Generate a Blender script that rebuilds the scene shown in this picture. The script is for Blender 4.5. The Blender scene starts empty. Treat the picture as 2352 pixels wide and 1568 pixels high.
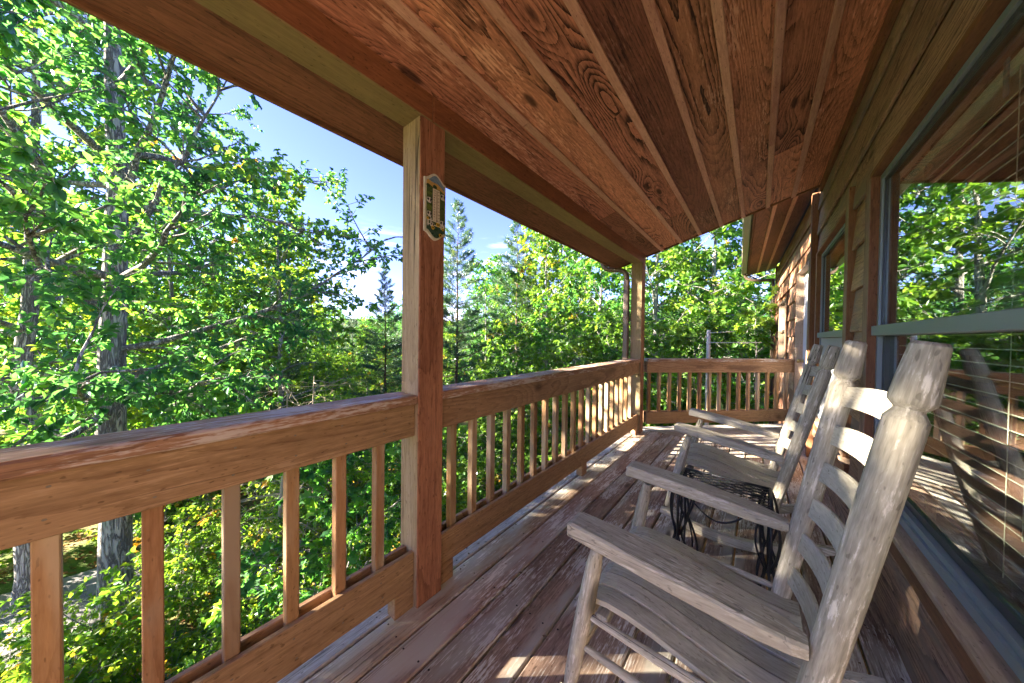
import bpy, bmesh, math, random
import numpy as np
from mathutils import Vector, Matrix

random.seed(7)
scene = bpy.context.scene
COL = scene.collection

# ------------------------------------------------------------------ camera
F_PX, YAW, PITCH, ROLL, CAM_H = 709.55, 0.674, -0.014, 0.0117, 1.1624     # focal length for a picture 2352 px wide
fw = Vector((-math.sin(YAW) * math.cos(PITCH), math.cos(YAW) * math.cos(PITCH), math.sin(PITCH)))
rt0 = Vector((math.cos(YAW), math.sin(YAW), 0))
up0 = rt0.cross(fw)
rt = rt0 * math.cos(ROLL) + up0 * math.sin(ROLL)
upv = -rt0 * math.sin(ROLL) + up0 * math.cos(ROLL)
cam_d = bpy.data.cameras.new('camera')
cam_d.sensor_fit = 'HORIZONTAL'
cam_d.sensor_width = 36.0
cam_d.lens = F_PX / 2352 * 36.0
cam_d.clip_start = 0.02
cam_d.clip_end = 3000
cam = bpy.data.objects.new('camera', cam_d)
COL.objects.link(cam)
cam.matrix_world = Matrix(((rt.x, upv.x, -fw.x, 0), (rt.y, upv.y, -fw.y, 0), (rt.z, upv.z, -fw.z, CAM_H), (0, 0, 0, 1)))
scene.camera = cam

# ------------------------------------------------------------------ sky and sun
SUN_EL = math.radians(22.0)
SUN_AZ = math.atan2(-0.76, -0.65)          # clockwise from +Y
world = bpy.data.worlds.new('World')
scene.world = world
world.use_nodes = True
wn, wl = world.node_tree.nodes, world.node_tree.links
wn.clear()
w_out = wn.new('ShaderNodeOutputWorld')
w_bg = wn.new('ShaderNodeBackground')
w_sky = wn.new('ShaderNodeTexSky')
w_sky.sky_type = 'NISHITA'
w_sky.sun_disc = False
w_sky.sun_elevation = SUN_EL
w_sky.sun_rotation = SUN_AZ
w_sky.air_density = 0.75
w_sky.dust_density = 0.15
w_sky.ozone_density = 4.0
w_bg.inputs['Strength'].default_value = 0.05
# thin streaks of cloud low over the horizon, all round
w_tc = wn.new('ShaderNodeTexCoord')
w_sep = wn.new('ShaderNodeSeparateXYZ')
wl.new(w_tc.outputs['Generated'], w_sep.inputs[0])
w_map = wn.new('ShaderNodeMapping')
w_map.inputs['Scale'].default_value = (3.2, 3.2, 26.0)
w_map.inputs['Location'].default_value = (0.35, 0.1, 0.0)
wl.new(w_tc.outputs['Generated'], w_map.inputs[0])
w_noise = wn.new('ShaderNodeTexNoise')
w_noise.inputs['Scale'].default_value = 1.6
w_noise.inputs['Detail'].default_value = 6
w_noise.inputs['Roughness'].default_value = 0.55
wl.new(w_map.outputs[0], w_noise.inputs['Vector'])
w_ramp = wn.new('ShaderNodeValToRGB')
w_ramp.color_ramp.elements[0].position = 0.55
w_ramp.color_ramp.elements[1].position = 0.70
wl.new(w_noise.outputs['Fac'], w_ramp.inputs[0])
w_lo = wn.new('ShaderNodeMapRange'); w_lo.interpolation_type = 'SMOOTHSTEP'
w_lo.inputs[1].default_value = 0.34; w_lo.inputs[2].default_value = 0.12
wl.new(w_sep.outputs['Z'], w_lo.inputs[0])
w_mul = wn.new('ShaderNodeMath'); w_mul.operation = 'MULTIPLY'
wl.new(w_ramp.outputs[0], w_mul.inputs[0]); wl.new(w_lo.outputs[0], w_mul.inputs[1])
w_mix = wn.new('ShaderNodeMixRGB')
w_mix.inputs[2].default_value = (3.4, 3.4, 3.8, 1)
w_tint = wn.new('ShaderNodeMixRGB'); w_tint.blend_type = 'MULTIPLY'; w_tint.inputs[0].default_value = 1.0
w_tint.inputs[2].default_value = (0.375, 0.29, 0.40, 1)
wl.new(w_sky.outputs[0], w_tint.inputs[1])
wl.new(w_mul.outputs[0], w_mix.inputs[0]); wl.new(w_tint.outputs[0], w_mix.inputs[1])
wl.new(w_mix.outputs[0], w_bg.inputs['Color'])
wl.new(w_bg.outputs[0], w_out.inputs['Surface'])

to_sun = Vector((math.sin(SUN_AZ) * math.cos(SUN_EL), math.cos(SUN_AZ) * math.cos(SUN_EL), math.sin(SUN_EL)))
sun_d = bpy.data.lights.new('sun', 'SUN')
sun_d.energy = 2.0
sun_d.angle = math.radians(0.53)
sun_d.color = (1.0, 0.86, 0.68)
sun = bpy.data.objects.new('sun', sun_d)
COL.objects.link(sun)
sun.rotation_euler = to_sun.to_track_quat('Z', 'Y').to_euler()
sun.location = to_sun * 60

vs = scene.view_settings
vs.view_transform = 'Standard'
vs.look = 'None'
vs.exposure = 5.1
vs.gamma = 1.0
vs.use_curve_mapping = False
scene.cycles.max_bounces = 10
scene.cycles.diffuse_bounces = 6
scene.cycles.transparent_max_bounces = 16
scene.cycles.use_denoising = True

# ------------------------------------------------------------------ helpers
WM = {}                                     # object -> world matrix
def link(name, data, parent=None, M=None):
    o = bpy.data.objects.new(name, data)
    COL.objects.link(o)
    M = M or Matrix()
    if parent is not None:
        o.parent = parent
        o.matrix_basis = WM[parent].inverted() @ M
    else:
        o.matrix_basis = M
    WM[o] = M.copy()
    return o
def tag(o, label, cat, group=None):
    o['label'] = label; o['category'] = cat
    if group: o['group'] = group
    return o
def thing(name, label, cat, loc=(0, 0, 0), group=None, M=None):
    return tag(link(name, None, None, M or Matrix.Translation(Vector(loc))), label, cat, group)
def structure(o):
    o['kind'] = 'structure'; return o
def stuff(o):
    o['kind'] = 'stuff'; return o
def mk_mesh(name, verts, faces, mats=(), smooth=False, midx=None):
    me = bpy.data.meshes.new(name)
    me.from_pydata([tuple(v) for v in verts], [], [tuple(f) for f in faces])
    for m in mats: me.materials.append(m)
    if midx is not None: me.polygons.foreach_set('material_index', midx)
    if smooth: me.polygons.foreach_set('use_smooth', [True] * len(me.polygons))
    me.update()
    return me
_bc = {}
def box_mesh(L, W, T, bev, mats):
    key = (round(L, 4), round(W, 4), round(T, 4), bev, tuple(m.name for m in mats))
    if key in _bc: return _bc[key]
    bm = bmesh.new()
    bmesh.ops.create_cube(bm, size=1.0)
    for v in bm.verts: v.co = Vector((v.co.x * L, v.co.y * W, v.co.z * T))
    if bev: bmesh.ops.bevel(bm, geom=bm.edges[:], offset=bev, segments=1, affect='EDGES')
    me = bpy.data.meshes.new('box'); bm.to_mesh(me); bm.free()
    for m in mats: me.materials.append(m)
    _bc[key] = me
    return me
def frame_M(p0, p1, up):
    p0, p1 = Vector(p0), Vector(p1)
    x = (p1 - p0).normalized()
    z = Vector(up); z = (z - x * z.dot(x)).normalized()
    y = z.cross(x); c = (p0 + p1) / 2
    return Matrix(((x.x, y.x, z.x, c.x), (x.y, y.y, z.y, c.y), (x.z, y.z, z.z, c.z), (0, 0, 0, 1))), (p1 - p0).length
def beam(name, p0, p1, w, t, mat, parent=None, up=(0, 0, 1), bev=0.004):
    """a board from p0 to p1; its thickness t lies along up, its width w across"""
    M, L = frame_M(p0, p1, up)
    return link(name, box_mesh(L, w, t, bev, (mat,)), parent, M)
def lathe(name, p0, p1, prof, mat, parent=None, n=18, up=(0.3, 0.9, 0.1), wob=0.0):
    """a turned piece along p0-p1; prof = [(distance along, radius)]"""
    M, L = frame_M(p0, p1, up)
    vs_, fs = [], []
    rnd = random.Random(int(L * 1e5))
    for k, (d, r) in enumerate(prof):
        for i in range(n):
            a = 2 * math.pi * i / n
            rr = r * (1 + wob * math.sin(3 * a + d * 17) + wob * 0.6 * math.sin(5 * a - d * 23))
            vs_.append((d - L / 2, rr * math.cos(a), rr * math.sin(a)))
    for k in range(len(prof) - 1):
        if prof[k] == prof[k + 1]: continue          # a doubled ring makes a crisp edge
        for i in range(n):
            j = (i + 1) % n
            fs.append((k * n + i, (k + 1) * n + i, (k + 1) * n + j, k * n + j))
    fs.append(tuple(range(n))); fs.append(tuple(reversed(range((len(prof) - 1) * n, len(prof) * n))))
    me = mk_mesh(name, vs_, fs, (mat,), True)
    me.polygons[-1].use_smooth = False; me.polygons[-2].use_smooth = False
    return link(name, me, parent, M)
def add_tube(vs_, fs, pts, rad, n=8, cap=True):
    """append a tube along pts to vertex and face lists"""
    pts = [Vector(p) for p in pts]
    b = len(vs_); prev = None
    for k, p in enumerate(pts):
        d = (pts[min(k + 1, len(pts) - 1)] - pts[max(k - 1, 0)]).normalized()
        if prev is None:
            a = Vector((0, 0, 1)) if abs(d.z) < 0.9 else Vector((1, 0, 0))
            u = d.cross(a).normalized()
        else:
            u = (prev - d * prev.dot(d)).normalized()
        prev = u; w = d.cross(u)
        r = rad[k] if hasattr(rad, '__len__') else rad
        for i in range(n):
            t = 2 * math.pi * i / n
            vs_.append(p + u * (r * math.cos(t)) + w * (r * math.sin(t)))
    for k in range(len(pts) - 1):
        for i in range(n):
            j = (i + 1) % n
            fs.append((b + k * n + i, b + k * n + j, b + (k + 1) * n + j, b + (k + 1) * n + i))
    if cap:
        fs.append(tuple(b + i for i in reversed(range(n)))); e = b + (len(pts) - 1) * n
        fs.append(tuple(e + i for i in range(n)))
def tube(name, pts, rad, mat, parent=None, n=8):
    v, f = [], []; add_tube(v, f, pts, rad, n)
    c = sum((Vector(p) for p in pts), Vector()) / len(pts)
    me = mk_mesh(name, [p - c for p in v], f, (mat,), True)
    return link(name, me, parent, Matrix.Translation(c))
def sweep_profile(name, poly_xz, y0, y1, mat, parent, M):
    """a plate: polygon in x-z, from y0 to y1"""
    n = len(poly_xz)
    v = [(x, y0, z) for x, z in poly_xz] + [(x, y1, z) for x, z in poly_xz]
    f = [tuple(range(n)), tuple(reversed(range(n, 2 * n)))]
    for i in range(n):
        j = (i + 1) % n
        f.append((j, i, n + i, n + j))
    bm = bmesh.new(); me = mk_mesh(name, v, f, (mat,)); bm.from_mesh(me)
    bmesh.ops.recalc_face_normals(bm, faces=bm.faces[:]); bm.to_mesh(me); bm.free()
    return link(name, me, parent, M)

# ------------------------------------------------------------------ materials
class NT:
    """small node-tree builder"""
    def __init__(s, name):
        s.m = bpy.data.materials.new(name); s.m.use_nodes = True
        s.n, s.l = s.m.node_tree.nodes, s.m.node_tree.links
        s.n.clear(); s.out = s.n.new('ShaderNodeOutputMaterial')
    def node(s, typ, ins=None, **kw):
        nd = s.n.new(typ)
        for k, v in kw.items(): setattr(nd, k, v)
        for k, v in (ins or {}).items():
            if hasattr(v, 'node'): s.l.new(v, nd.inputs[k])
            else: nd.inputs[k].default_value = v
        return nd
    def math(s, op, a, b=0.0, clamp=False):
        return s.node('ShaderNodeMath', {0: a, 1: b}, operation=op, use_clamp=clamp).outputs[0]
    def noise(s, vec, scale=1.0, detail=2.0, rough=0.5, dist=0.0):
        return s.node('ShaderNodeTexNoise', {'Vector': vec, 'Scale': scale, 'Detail': detail, 'Roughness': rough, 'Distortion': dist}).outputs['Fac']
    def maprange(s, v, a, b, c=0.0, d=1.0, smooth=True):
        return s.node('ShaderNodeMapRange', {0: v, 1: a, 2: b, 3: c, 4: d}, interpolation_type='SMOOTHSTEP' if smooth else 'LINEAR').outputs[0]
    def mix(s, f, a, b, mode='MIX'):
        return s.node('ShaderNodeMixRGB', {0: f, 1: a if hasattr(a, 'node') else (*a, 1), 2: b if hasattr(b, 'node') else (*b, 1)}, blend_type=mode).outputs[0]
    def scale(s, vec, sc, loc=(0, 0, 0)):
        return s.node('ShaderNodeMapping', {0: vec, 'Scale': sc, 'Location': loc}).outputs[0]
    def coords(s):
        """object coordinates shifted by a random amount for each object"""
        tc = s.node('ShaderNodeTexCoord').outputs['Object']
        r = s.node('ShaderNodeObjectInfo').outputs['Random']
        off = s.node('ShaderNodeCombineXYZ', {0: s.math('MULTIPLY', r, 57.3), 1: s.math('MULTIPLY', r, 31.7), 2: s.math('MULTIPLY', r, 83.1)}).outputs[0]
        return s.node('ShaderNodeVectorMath', {0: tc, 1: off}, operation='ADD').outputs[0], r, tc
    def done(s, color, rough=0.6, height=None, bump=0.3, dist=0.004, spec=0.4, metallic=0.0):
        p = s.node('ShaderNodeBsdfPrincipled', {'Base Color': color if hasattr(color, 'node') else (*color, 1), 'Roughness': rough, 'Specular IOR Level': spec, 'Metallic': metallic})
        if height is not None:
            b = s.node('ShaderNodeBump', {'Height': height, 'Strength': bump, 'Distance': dist})
            s.l.new(b.outputs[0], p.inputs['Normal'])
        s.l.new(p.outputs[0], s.out.inputs[0])
        return s.m

def wood(name, dark, light, rings=9.0, ring_amt=0.55, fibre=0.35, knots=0.5, vary=0.35, rough=0.6, bump=0.35,
         worn=None, worn_amt=0.0, worn_scale=2.0, stain=None, stain_amt=0.0, crack=0.0, cross=1.0):
    """weathered board: long grain along local x, cathedral rings, knots, fibre, worn patches"""
    s = NT(name)
    v, r, tc = s.coords()
    warp = s.noise(s.scale(v, (1.5, 9 * cross, 9 * cross), (2, 6, 5)), 1.0, 3.0, 0.55)
    lo = s.noise(s.scale(v, (0.55, 4.6 * cross, 4.6 * cross)), 1.0, 0.6, 0.4)
    vor = s.node('ShaderNodeTexVoronoi', {'Vector': s.scale(v, (1.9, 6.5 * cross, 3.0)), 'Scale': 1.0, 'Randomness': 1.0}, feature='F1')
    kd = vor.outputs['Distance']
    pick = s.math('GREATER_THAN', s.node('ShaderNodeSeparateColor', {0: vor.outputs['Color']}).outputs[0], 1.0 - knots)
    kring = s.math('MULTIPLY', s.maprange(kd, 0.55, 0.0), pick)
    kcore = s.math('MULTIPLY', s.maprange(kd, 0.15, 0.07), pick)
    ph = s.math('ADD', s.math('MULTIPLY', lo, rings * 1.6), s.math('MULTIPLY', kring, 3.2))
    ph = s.math('ADD', ph, s.math('MULTIPLY', warp, 1.5))
    wob = s.noise(s.scale(v, (5.0, 45 * cross, 45 * cross)), 1.0, 3.0, 0.6)
    ph = s.math('ADD', ph, s.math('MULTIPLY', wob, 0.7))
    ring = s.math('POWER', s.math('FRACT', ph), 2.2)
    amp = s.math('MULTIPLY', s.maprange(s.noise(s.scale(v, (0.9, 3.5, 3.5), (9, 2, 3)), 1.0, 2.0), 0.30, 0.62, 0.15, 1.0), s.math('ADD', s.math('MULTIPLY', s.math('FRACT', s.math('MULTIPLY', r, 13.3)), 0.7), 0.5))
    ring = s.math('MULTIPLY', ring, amp)
    fib = s.math('ADD', s.math('MULTIPLY', s.noise(s.scale(v, (6.5, 105 * cross, 105 * cross)), 1.0, 4.0, 0.7), 0.62), s.math('MULTIPLY', s.noise(s.scale(v, (26, 150 * cross, 150 * cross), (5, 1, 8)), 1.0, 2.0, 0.6), 0.38))
    pit = s.maprange(s.noise(s.scale(v, (45, 120, 120), (2, 7, 3)), 1.0, 1.0), 0.66, 0.74)
    big = s.noise(s.scale(v, (0.8, 3.0, 3.0)), 1.0, 3.0, 0.6)
    t = s.math('ADD', s.math('MULTIPLY', ring, -ring_amt), s.math('MULTIPLY', s.math('SUBTRACT', fib, 0.5), fibre * 5.5))
    t = s.math('ADD', t, s.math('MULTIPLY', s.math('SUBTRACT', big, 0.5), 1.1))
    t = s.math('ADD', t, 0.5 + ring_amt * 0.28, True)
    col = s.mix(t, dark, light)
    col = s.mix(s.math('MULTIPLY', pit, 0.55), col, tuple(c * 0.5 for c in dark))
    if stain is not None:
        sm = s.maprange(s.noise(s.scale(v, (1.1, 5, 5), (7, 3, 1)), 1.0, 4.0, 0.6), 0.62 - 0.3 * stain_amt, 0.72 - 0.2 * stain_amt)
        col = s.mix(sm, col, stain)
    h = s.math('ADD', s.math('MULTIPLY', fib, 0.8), s.math('MULTIPLY', ring, -0.5))
    if worn is not None:
        wv = s.math('ADD', s.noise(s.scale(v, (worn_scale, worn_scale * 3.2, worn_scale * 3.2), (3, 9, 4)), 1.0, 8.0, 0.72), s.math('MULTIPLY', s.math('SUBTRACT', fib, 0.5), 0.9))
        wm = s.maprange(wv, 0.72 - 0.4 * worn_amt, 0.84 - 0.4 * worn_amt)
        col = s.mix(s.math('MULTIPLY', wm, 0.85), col, worn)
    if crack > 0:
        cr = s.noise(s.scale(v, (0.55, 48, 48), (1, 5, 2)), 1.0, 1.0)
        cm = s.maprange(s.math('ABSOLUTE', s.math('SUBTRACT', cr, 0.5)), 0.016, 0.0)
        gate = s.maprange(s.noise(s.scale(v, (1.0, 6, 6), (4, 4, 8)), 1.0, 1.0), 0.5, 0.62)
        cm = s.math('MULTIPLY', s.math('MULTIPLY', cm, gate), crack)
        col = s.mix(cm, col, tuple(c * 0.25 for c in dark))
        h = s.math('SUBTRACT', h, s.math('MULTIPLY', cm, 2.0))
    col = s.mix(s.math('MULTIPLY', kcore, 0.8), col, tuple(c * 0.35 for c in dark))
    val = s.math('ADD', s.math('MULTIPLY', r, vary), 1.0 - vary * 0.5)
    col = s.node('ShaderNodeHueSaturation', {'Color': col, 'Value': val, 'Hue': s.math('ADD', s.math('MULTIPLY', s.math('FRACT', s.math('MULTIPLY', r, 7.77)), 0.014), 0.493), 'Saturation': 1.0}).outputs[0]
    return s.done(col, s.math('ADD', s.math('MULTIPLY', fib, 0.2), rough - 0.1), h, bump, 0.003, 0.22)

M = {}
M['ceiling'] = wood('ceiling_wood', (0.036, 0.013, 0.008), (0.52, 0.222, 0.128), rings=17, ring_amt=0.9, fibre=0.4, knots=0.5, vary=0.95, rough=0.62, bump=0.5, worn=(0.58, 0.32, 0.21), worn_amt=0.33, worn_scale=1.3)
M['batten'] = wood('batten_wood', (0.36, 0.17, 0.115), (0.66, 0.39, 0.275), rings=4, ring_amt=0.25, fibre=0.4, knots=0.3, vary=0.35, rough=0.65)
M['beam_red'] = wood('beam_wood', (0.1, 0.032, 0.018), (0.33, 0.12, 0.06), rings=6, ring_amt=0.4, knots=0.45, vary=0.25, rough=0.6, crack=0.5)
M['beam_raw'] = wood('beam_underside_wood', (0.13, 0.085, 0.04), (0.28, 0.19, 0.09), rings=5, ring_amt=0.3, knots=0.4, vary=0.2, rough=0.65)
M['soffit'] = wood('soffit_wood', (0.05, 0.022, 0.013), (0.25, 0.115, 0.064), rings=16, ring_amt=0.6, knots=0.4, vary=0.35, rough=0.65, bump=0.4)
M['rail'] = wood('rail_wood', (0.14, 0.072, 0.034), (0.42, 0.265, 0.15), rings=12, ring_amt=0.45, fibre=0.3, knots=0.35, vary=0.3, rough=0.68, crack=0.6, stain=(0.13, 0.07, 0.038), stain_amt=0.22, worn=(0.40, 0.26, 0.16), worn_amt=0.20, worn_scale=1.2)
M['cap'] = wood('rail_cap_wood', (0.14, 0.075, 0.042), (0.37, 0.22, 0.13), rings=8, ring_amt=0.45, knots=0.25, vary=0.2, rough=0.6, worn=(0.50, 0.455, 0.43), worn_amt=0.56, worn_scale=1.8, crack=0.6)
M['baluster'] = wood('baluster_wood', (0.18, 0.09, 0.036), (0.363, 0.209, 0.099), rings=5, ring_amt=0.4, knots=0.15, vary=0.5, rough=0.7, stain=(0.36, 0.28, 0.19), stain_amt=0.55)
M['post_in'] = wood('post_wood', (0.115, 0.045, 0.024), (0.37, 0.175, 0.095), rings=7, ring_amt=0.45, knots=0.3, vary=0.2, rough=0.66, crack=0.7)
M['post_out'] = wood('post_weathered_wood', (0.192, 0.132, 0.068), (0.368, 0.28, 0.168), rings=7, ring_amt=0.35, knots=0.3, vary=0.2, rough=0.7, crack=1.0)
M['deck'] = wood('deck_wood', (0.125, 0.078, 0.054), (0.42, 0.305, 0.225), rings=9, ring_amt=0.5, fibre=0.45, knots=0.4, vary=0.4, rough=0.6, bump=0.5, worn=(0.66, 0.65, 0.59), worn_amt=0.52, worn_scale=1.7, stain=(0.38, 0.355, 0.305), stain_amt=0.5, crack=0.6)
M['deck_grey'] = wood('deck_grey_wood', (0.2, 0.165, 0.135), (0.46, 0.425, 0.365), rings=8, ring_amt=0.4, fibre=0.5, knots=0.3, vary=0.3, rough=0.7, worn=(0.62, 0.60, 0.55), worn_amt=0.45, worn_scale=1.4, crack=0.7)
M['chair'] = wood('chair_wood', (0.25, 0.23, 0.18), (0.55, 0.515, 0.42), rings=5, ring_amt=0.3, fibre=0.4, knots=0.08, vary=0.22, rough=0.8, bump=0.35, worn=(0.62, 0.59, 0.52), worn_amt=0.40, worn_scale=6.0, crack=0.6)
M['chair_slat'] = wood('chair_slat_wood', (0.27, 0.25, 0.2), (0.54, 0.51, 0.42), rings=5, ring_amt=0.3, fibre=0.38, knots=0.04, vary=0.18, rough=0.65, bump=0.25, crack=0.3)
M['chair_post'] = wood('chair_post_wood', (0.22, 0.2, 0.153), (0.52, 0.485, 0.39), rings=4, ring_amt=0.2, fibre=0.5, knots=0.05, vary=0.2, rough=0.75, bump=0.5, worn=(0.66, 0.62, 0.54), worn_amt=0.42, worn_scale=13.0, crack=1.6)
M['siding'] = wood('siding_wood', (0.068, 0.038, 0.026), (0.421, 0.275, 0.175), rings=15, ring_amt=0.65, fibre=0.4, knots=0.35, vary=0.35, rough=0.7, bump=0.6, stain=(0.21, 0.165, 0.125), stain_amt=0.4)
M['siding_red'] = wood('wing_siding_wood', (0.127, 0.057, 0.033), (0.347, 0.182, 0.110), rings=8, ring_amt=0.4, knots=0.25, vary=0.35, rough=0.7, bump=0.4, stain=(0.40, 0.26, 0.18), stain_amt=0.35)
M['trim'] = wood('trim_wood', (0.094, 0.037, 0.018), (0.259, 0.127, 0.062), rings=5, ring_amt=0.35, knots=0.15, vary=0.25, rough=0.65)
M['trim_grey'] = wood('weathered_trim_wood', (0.13, 0.085, 0.055), (0.32, 0.23, 0.16), rings=8, ring_amt=0.5, knots=0.15, vary=0.25, rough=0.7, crack=0.5)
M['sill'] = wood('sill_wood', (0.25, 0.17, 0.11), (0.48, 0.36, 0.26), rings=4, ring_amt=0.25, knots=0.05, vary=0.1, rough=0.7)

def plain(name, col, rough=0.5, metallic=0.0, var=0.12, scale=6.0, bump=0.05, spec=0.4):
    s = NT(name)
    tc = s.node('ShaderNodeTexCoord').outputs['Object']
    n = s.noise(tc, scale, 4.0, 0.6)
    c = s.mix(n, tuple(x * (1 - var) for x in col), tuple(min(1, x * (1 + var)) for x in col))
    return s.done(c, s.math('ADD', s.math('MULTIPLY', n, 0.15), rough - 0.07), s.noise(tc, scale * 30, 2.0), bump, 0.001, spec, metallic)
M['frame'] = plain('window_frame_aluminium', (0.21, 0.26, 0.29), 0.42, 0.2)
M['frame_dark'] = plain('dark_window_frame', (0.045, 0.055, 0.062), 0.4, 0.2)
M['screen'] = plain('insect_screen', (0.30, 0.32, 0.34), 0.6, 0.0, 0.1, 3.0, 0.2)
M['gutter'] = plain('brown_gutter_paint', (0.12, 0.085, 0.065), 0.35, 0.1)
M['gutter_pale'] = plain('pale_gutter_paint', (0.36, 0.33, 0.27), 0.35, 0.1)
M['iron'] = plain('black_iron', (0.028, 0.030, 0.038), 0.42, 0.4, 0.3, 12.0, 0.2)
M['brass'] = plain('brass', (0.55, 0.38, 0.14), 0.3, 1.0)
M['door'] = plain('white_door_paint', (0.62, 0.60, 0.60), 0.5)
M['jamb'] = wood('door_jamb_wood', (0.30, 0.20, 0.14), (0.52, 0.39, 0.30), rings=4, ring_amt=0.25, knots=0.05, vary=0.1, rough=0.65)
M['plaster'] = plain('room_plaster', (0.32, 0.26, 0.20), 0.8)
M['dark_wood'] = wood('dark_furniture_wood', (0.04, 0.016, 0.008), (0.12, 0.05, 0.025), rings=5, knots=0.02, vary=0.1, rough=0.35)
M['slat'] = wood('blind_slat_wood', (0.2, 0.085, 0.06), (0.34, 0.17, 0.125), rings=2, ring_amt=0.1, knots=0.0, vary=0.1, rough=0.4)
M['cream'] = plain('cream_paint', (0.80, 0.74, 0.60), 0.5)
M['shingle'] = plain('asphalt_shingle', (0.06, 0.05, 0.045), 0.9, 0, 0.4, 30)
M['nail'] = plain('galvanised_nail', (0.16, 0.14, 0.12), 0.4, 0.6, 0.5, 40)
M['hole'] = plain('dark_nail_hole', (0.02, 0.014, 0.012), 0.8)

def glass_mat():
    s = NT('window_glass')
    g_ = s.node('ShaderNodeNewGeometry')
    c_ = s.math('ABSOLUTE', s.node('ShaderNodeVectorMath', {0: g_.outputs['Incoming'], 1: g_.outputs['True Normal']}, operation='DOT_PRODUCT').outputs['Value'])
    f1 = s.math('ADD', s.math('MULTIPLY', s.math('POWER', s.math('SUBTRACT', 1.0, c_), 5.0), 0.96), 0.04)
    fr = s.math('DIVIDE', s.math('MULTIPLY', f1, 2.0), s.math('ADD', f1, 1.0))      # each face of the sealed double pane
    tc = s.node('ShaderNodeTexCoord').outputs['Object']
    b = s.node('ShaderNodeBump', {'Height': s.noise(s.scale(tc, (1.3, 1.3, 2.2)), 1.0, 1.0), 'Strength': 0.11, 'Distance': 0.02})
    g = s.node('ShaderNodeBsdfGlossy', {'Color': (0.92, 0.96, 0.95, 1), 'Roughness': 0.0, 'Normal': b.outputs[0]})
    t = s.node('ShaderNodeBsdfTransparent', {'Color': (0.86, 0.92, 0.90, 1)})
    m = s.node('ShaderNodeMixShader', {0: fr, 1: t.outputs[0], 2: g.outputs[0]})
    s.l.new(m.outputs[0], s.out.inputs[0])
    return s.m
M['glass'] = glass_mat()

def leaf_mat(name, cols, trans, gloss=0.12, tr=0.45):
    """cols: ramp over the per-leaf value; light also passes through the blade"""
    s = NT(name)
    a = s.node('ShaderNodeAttribute', attribute_name='lv').outputs['Fac']
    r = s.node('ShaderNodeObjectInfo').outputs['Random']
    ramp = s.node('ShaderNodeValToRGB', {0: s.math('ADD', a, s.math('MULTIPLY', s.math('SUBTRACT', r, 0.5), 0.22), True)})
    e = ramp.color_ramp.elements
    e[0].position = cols[0][0]; e[0].color = (*cols[0][1], 1)
    e[1].position = cols[-1][0]; e[1].color = (*cols[-1][1], 1)
    for p, c in cols[1:-1]:
        x = e.new(p); x.color = (*c, 1)
    d = s.node('ShaderNodeBsdfDiffuse', {'Color': ramp.outputs[0]})
    tcol = s.mix(1.0, ramp.outputs[0], trans, 'MULTIPLY')
    t = s.node('ShaderNodeBsdfTranslucent', {'Color': tcol})
    m1 = s.node('ShaderNodeMixShader', {0: tr, 1: d.outputs[0], 2: t.outputs[0]})
    g = s.node('ShaderNodeBsdfGlossy', {'Color': (0.45, 0.55, 0.6, 1), 'Roughness': 0.42})
    lw = s.node('ShaderNodeFresnel', {'IOR': 1.4})
    m2 = s.node('ShaderNodeMixShader', {0: s.math('MULTIPLY', lw.outputs[0], gloss * 4, True), 1: m1.outputs[0], 2: g.outputs[0]})
    s.l.new(m2.outputs[0], s.out.inputs[0])
    return s.m
M['oak_leaf'] = leaf_mat('oak_leaf', [(0.0, (0.033, 0.110, 0.070)), (0.45, (0.068, 0.175, 0.062)), (0.8, (0.135, 0.250, 0.046)), (1.0, (0.270, 0.275, 0.046))], (2.5, 2.7, 1.1), 0.08, 0.56)
M['maple_leaf'] = leaf_mat('maple_leaf', [(0.0, (0.037, 0.125, 0.053)), (0.5, (0.081, 0.213, 0.053)), (0.97, (0.196, 0.312, 0.044)), (1.0, (0.414, 0.213, 0.044))], (2.4, 2.6, 1.1), 0.08, 0.56)
M['bright_leaf'] = leaf_mat('bright_leaf', [(0.0, (0.066, 0.161, 0.036)), (0.5, (0.144, 0.247, 0.041)), (0.97, (0.265, 0.321, 0.043)), (1.0, (0.442, 0.247, 0.043))], (2.2, 2.3, 0.9), 0.08, 0.56)
M['pine_leaf'] = leaf_mat('pine_needle', [(0.0, (0.042, 0.112, 0.063)), (0.6, (0.084, 0.161, 0.070)), (1.0, (0.182, 0.224, 0.070))], (1.5, 1.6, 0.7), 0.08, 0.25)
M['fern_leaf'] = leaf_mat('fern_leaf', [(0.0, (0.035, 0.11, 0.075)), (1.0, (0.08, 0.17, 0.09))], (1.5, 1.7, 0.8))
def bark_mat(name, dark, light, sc=1.0):
    s = NT(name)
    tc = s.node('ShaderNodeTexCoord').outputs['Object']
    w = s.noise(s.scale(tc, (5 * sc, 5 * sc, 2.5 * sc)), 1.0, 3.0)
    n1 = s.noise(s.scale(tc, (20 * sc, 20 * sc, 3.2 * sc)), 1.0, 4.0, 0.6, 0.8)
    n2 = s.noise(s.scale(tc, (60 * sc, 60 * sc, 18 * sc)), 1.0, 3.0, 0.6)
    rid = s.maprange(s.math('ABSOLUTE', s.math('SUBTRACT', n1, 0.5)), 0.0, 0.11)
    h = s.math('ADD', s.math('MULTIPLY', rid, 0.75), s.math('MULTIPLY', n2, 0.45))
    c = s.mix(s.maprange(h, 0.2, 1.0), dark, light)
    c = s.mix(s.maprange(w, 0.56, 0.70, 0, 0.45), c, (light[0] * 0.9, light[1] * 1.15, light[2] * 0.9))
    return s.done(c, 0.9, h, 1.0, 0.03, 0.2)
M['bark'] = bark_mat('oak_bark', (0.15, 0.142, 0.14), (0.43, 0.42, 0.41))
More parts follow.
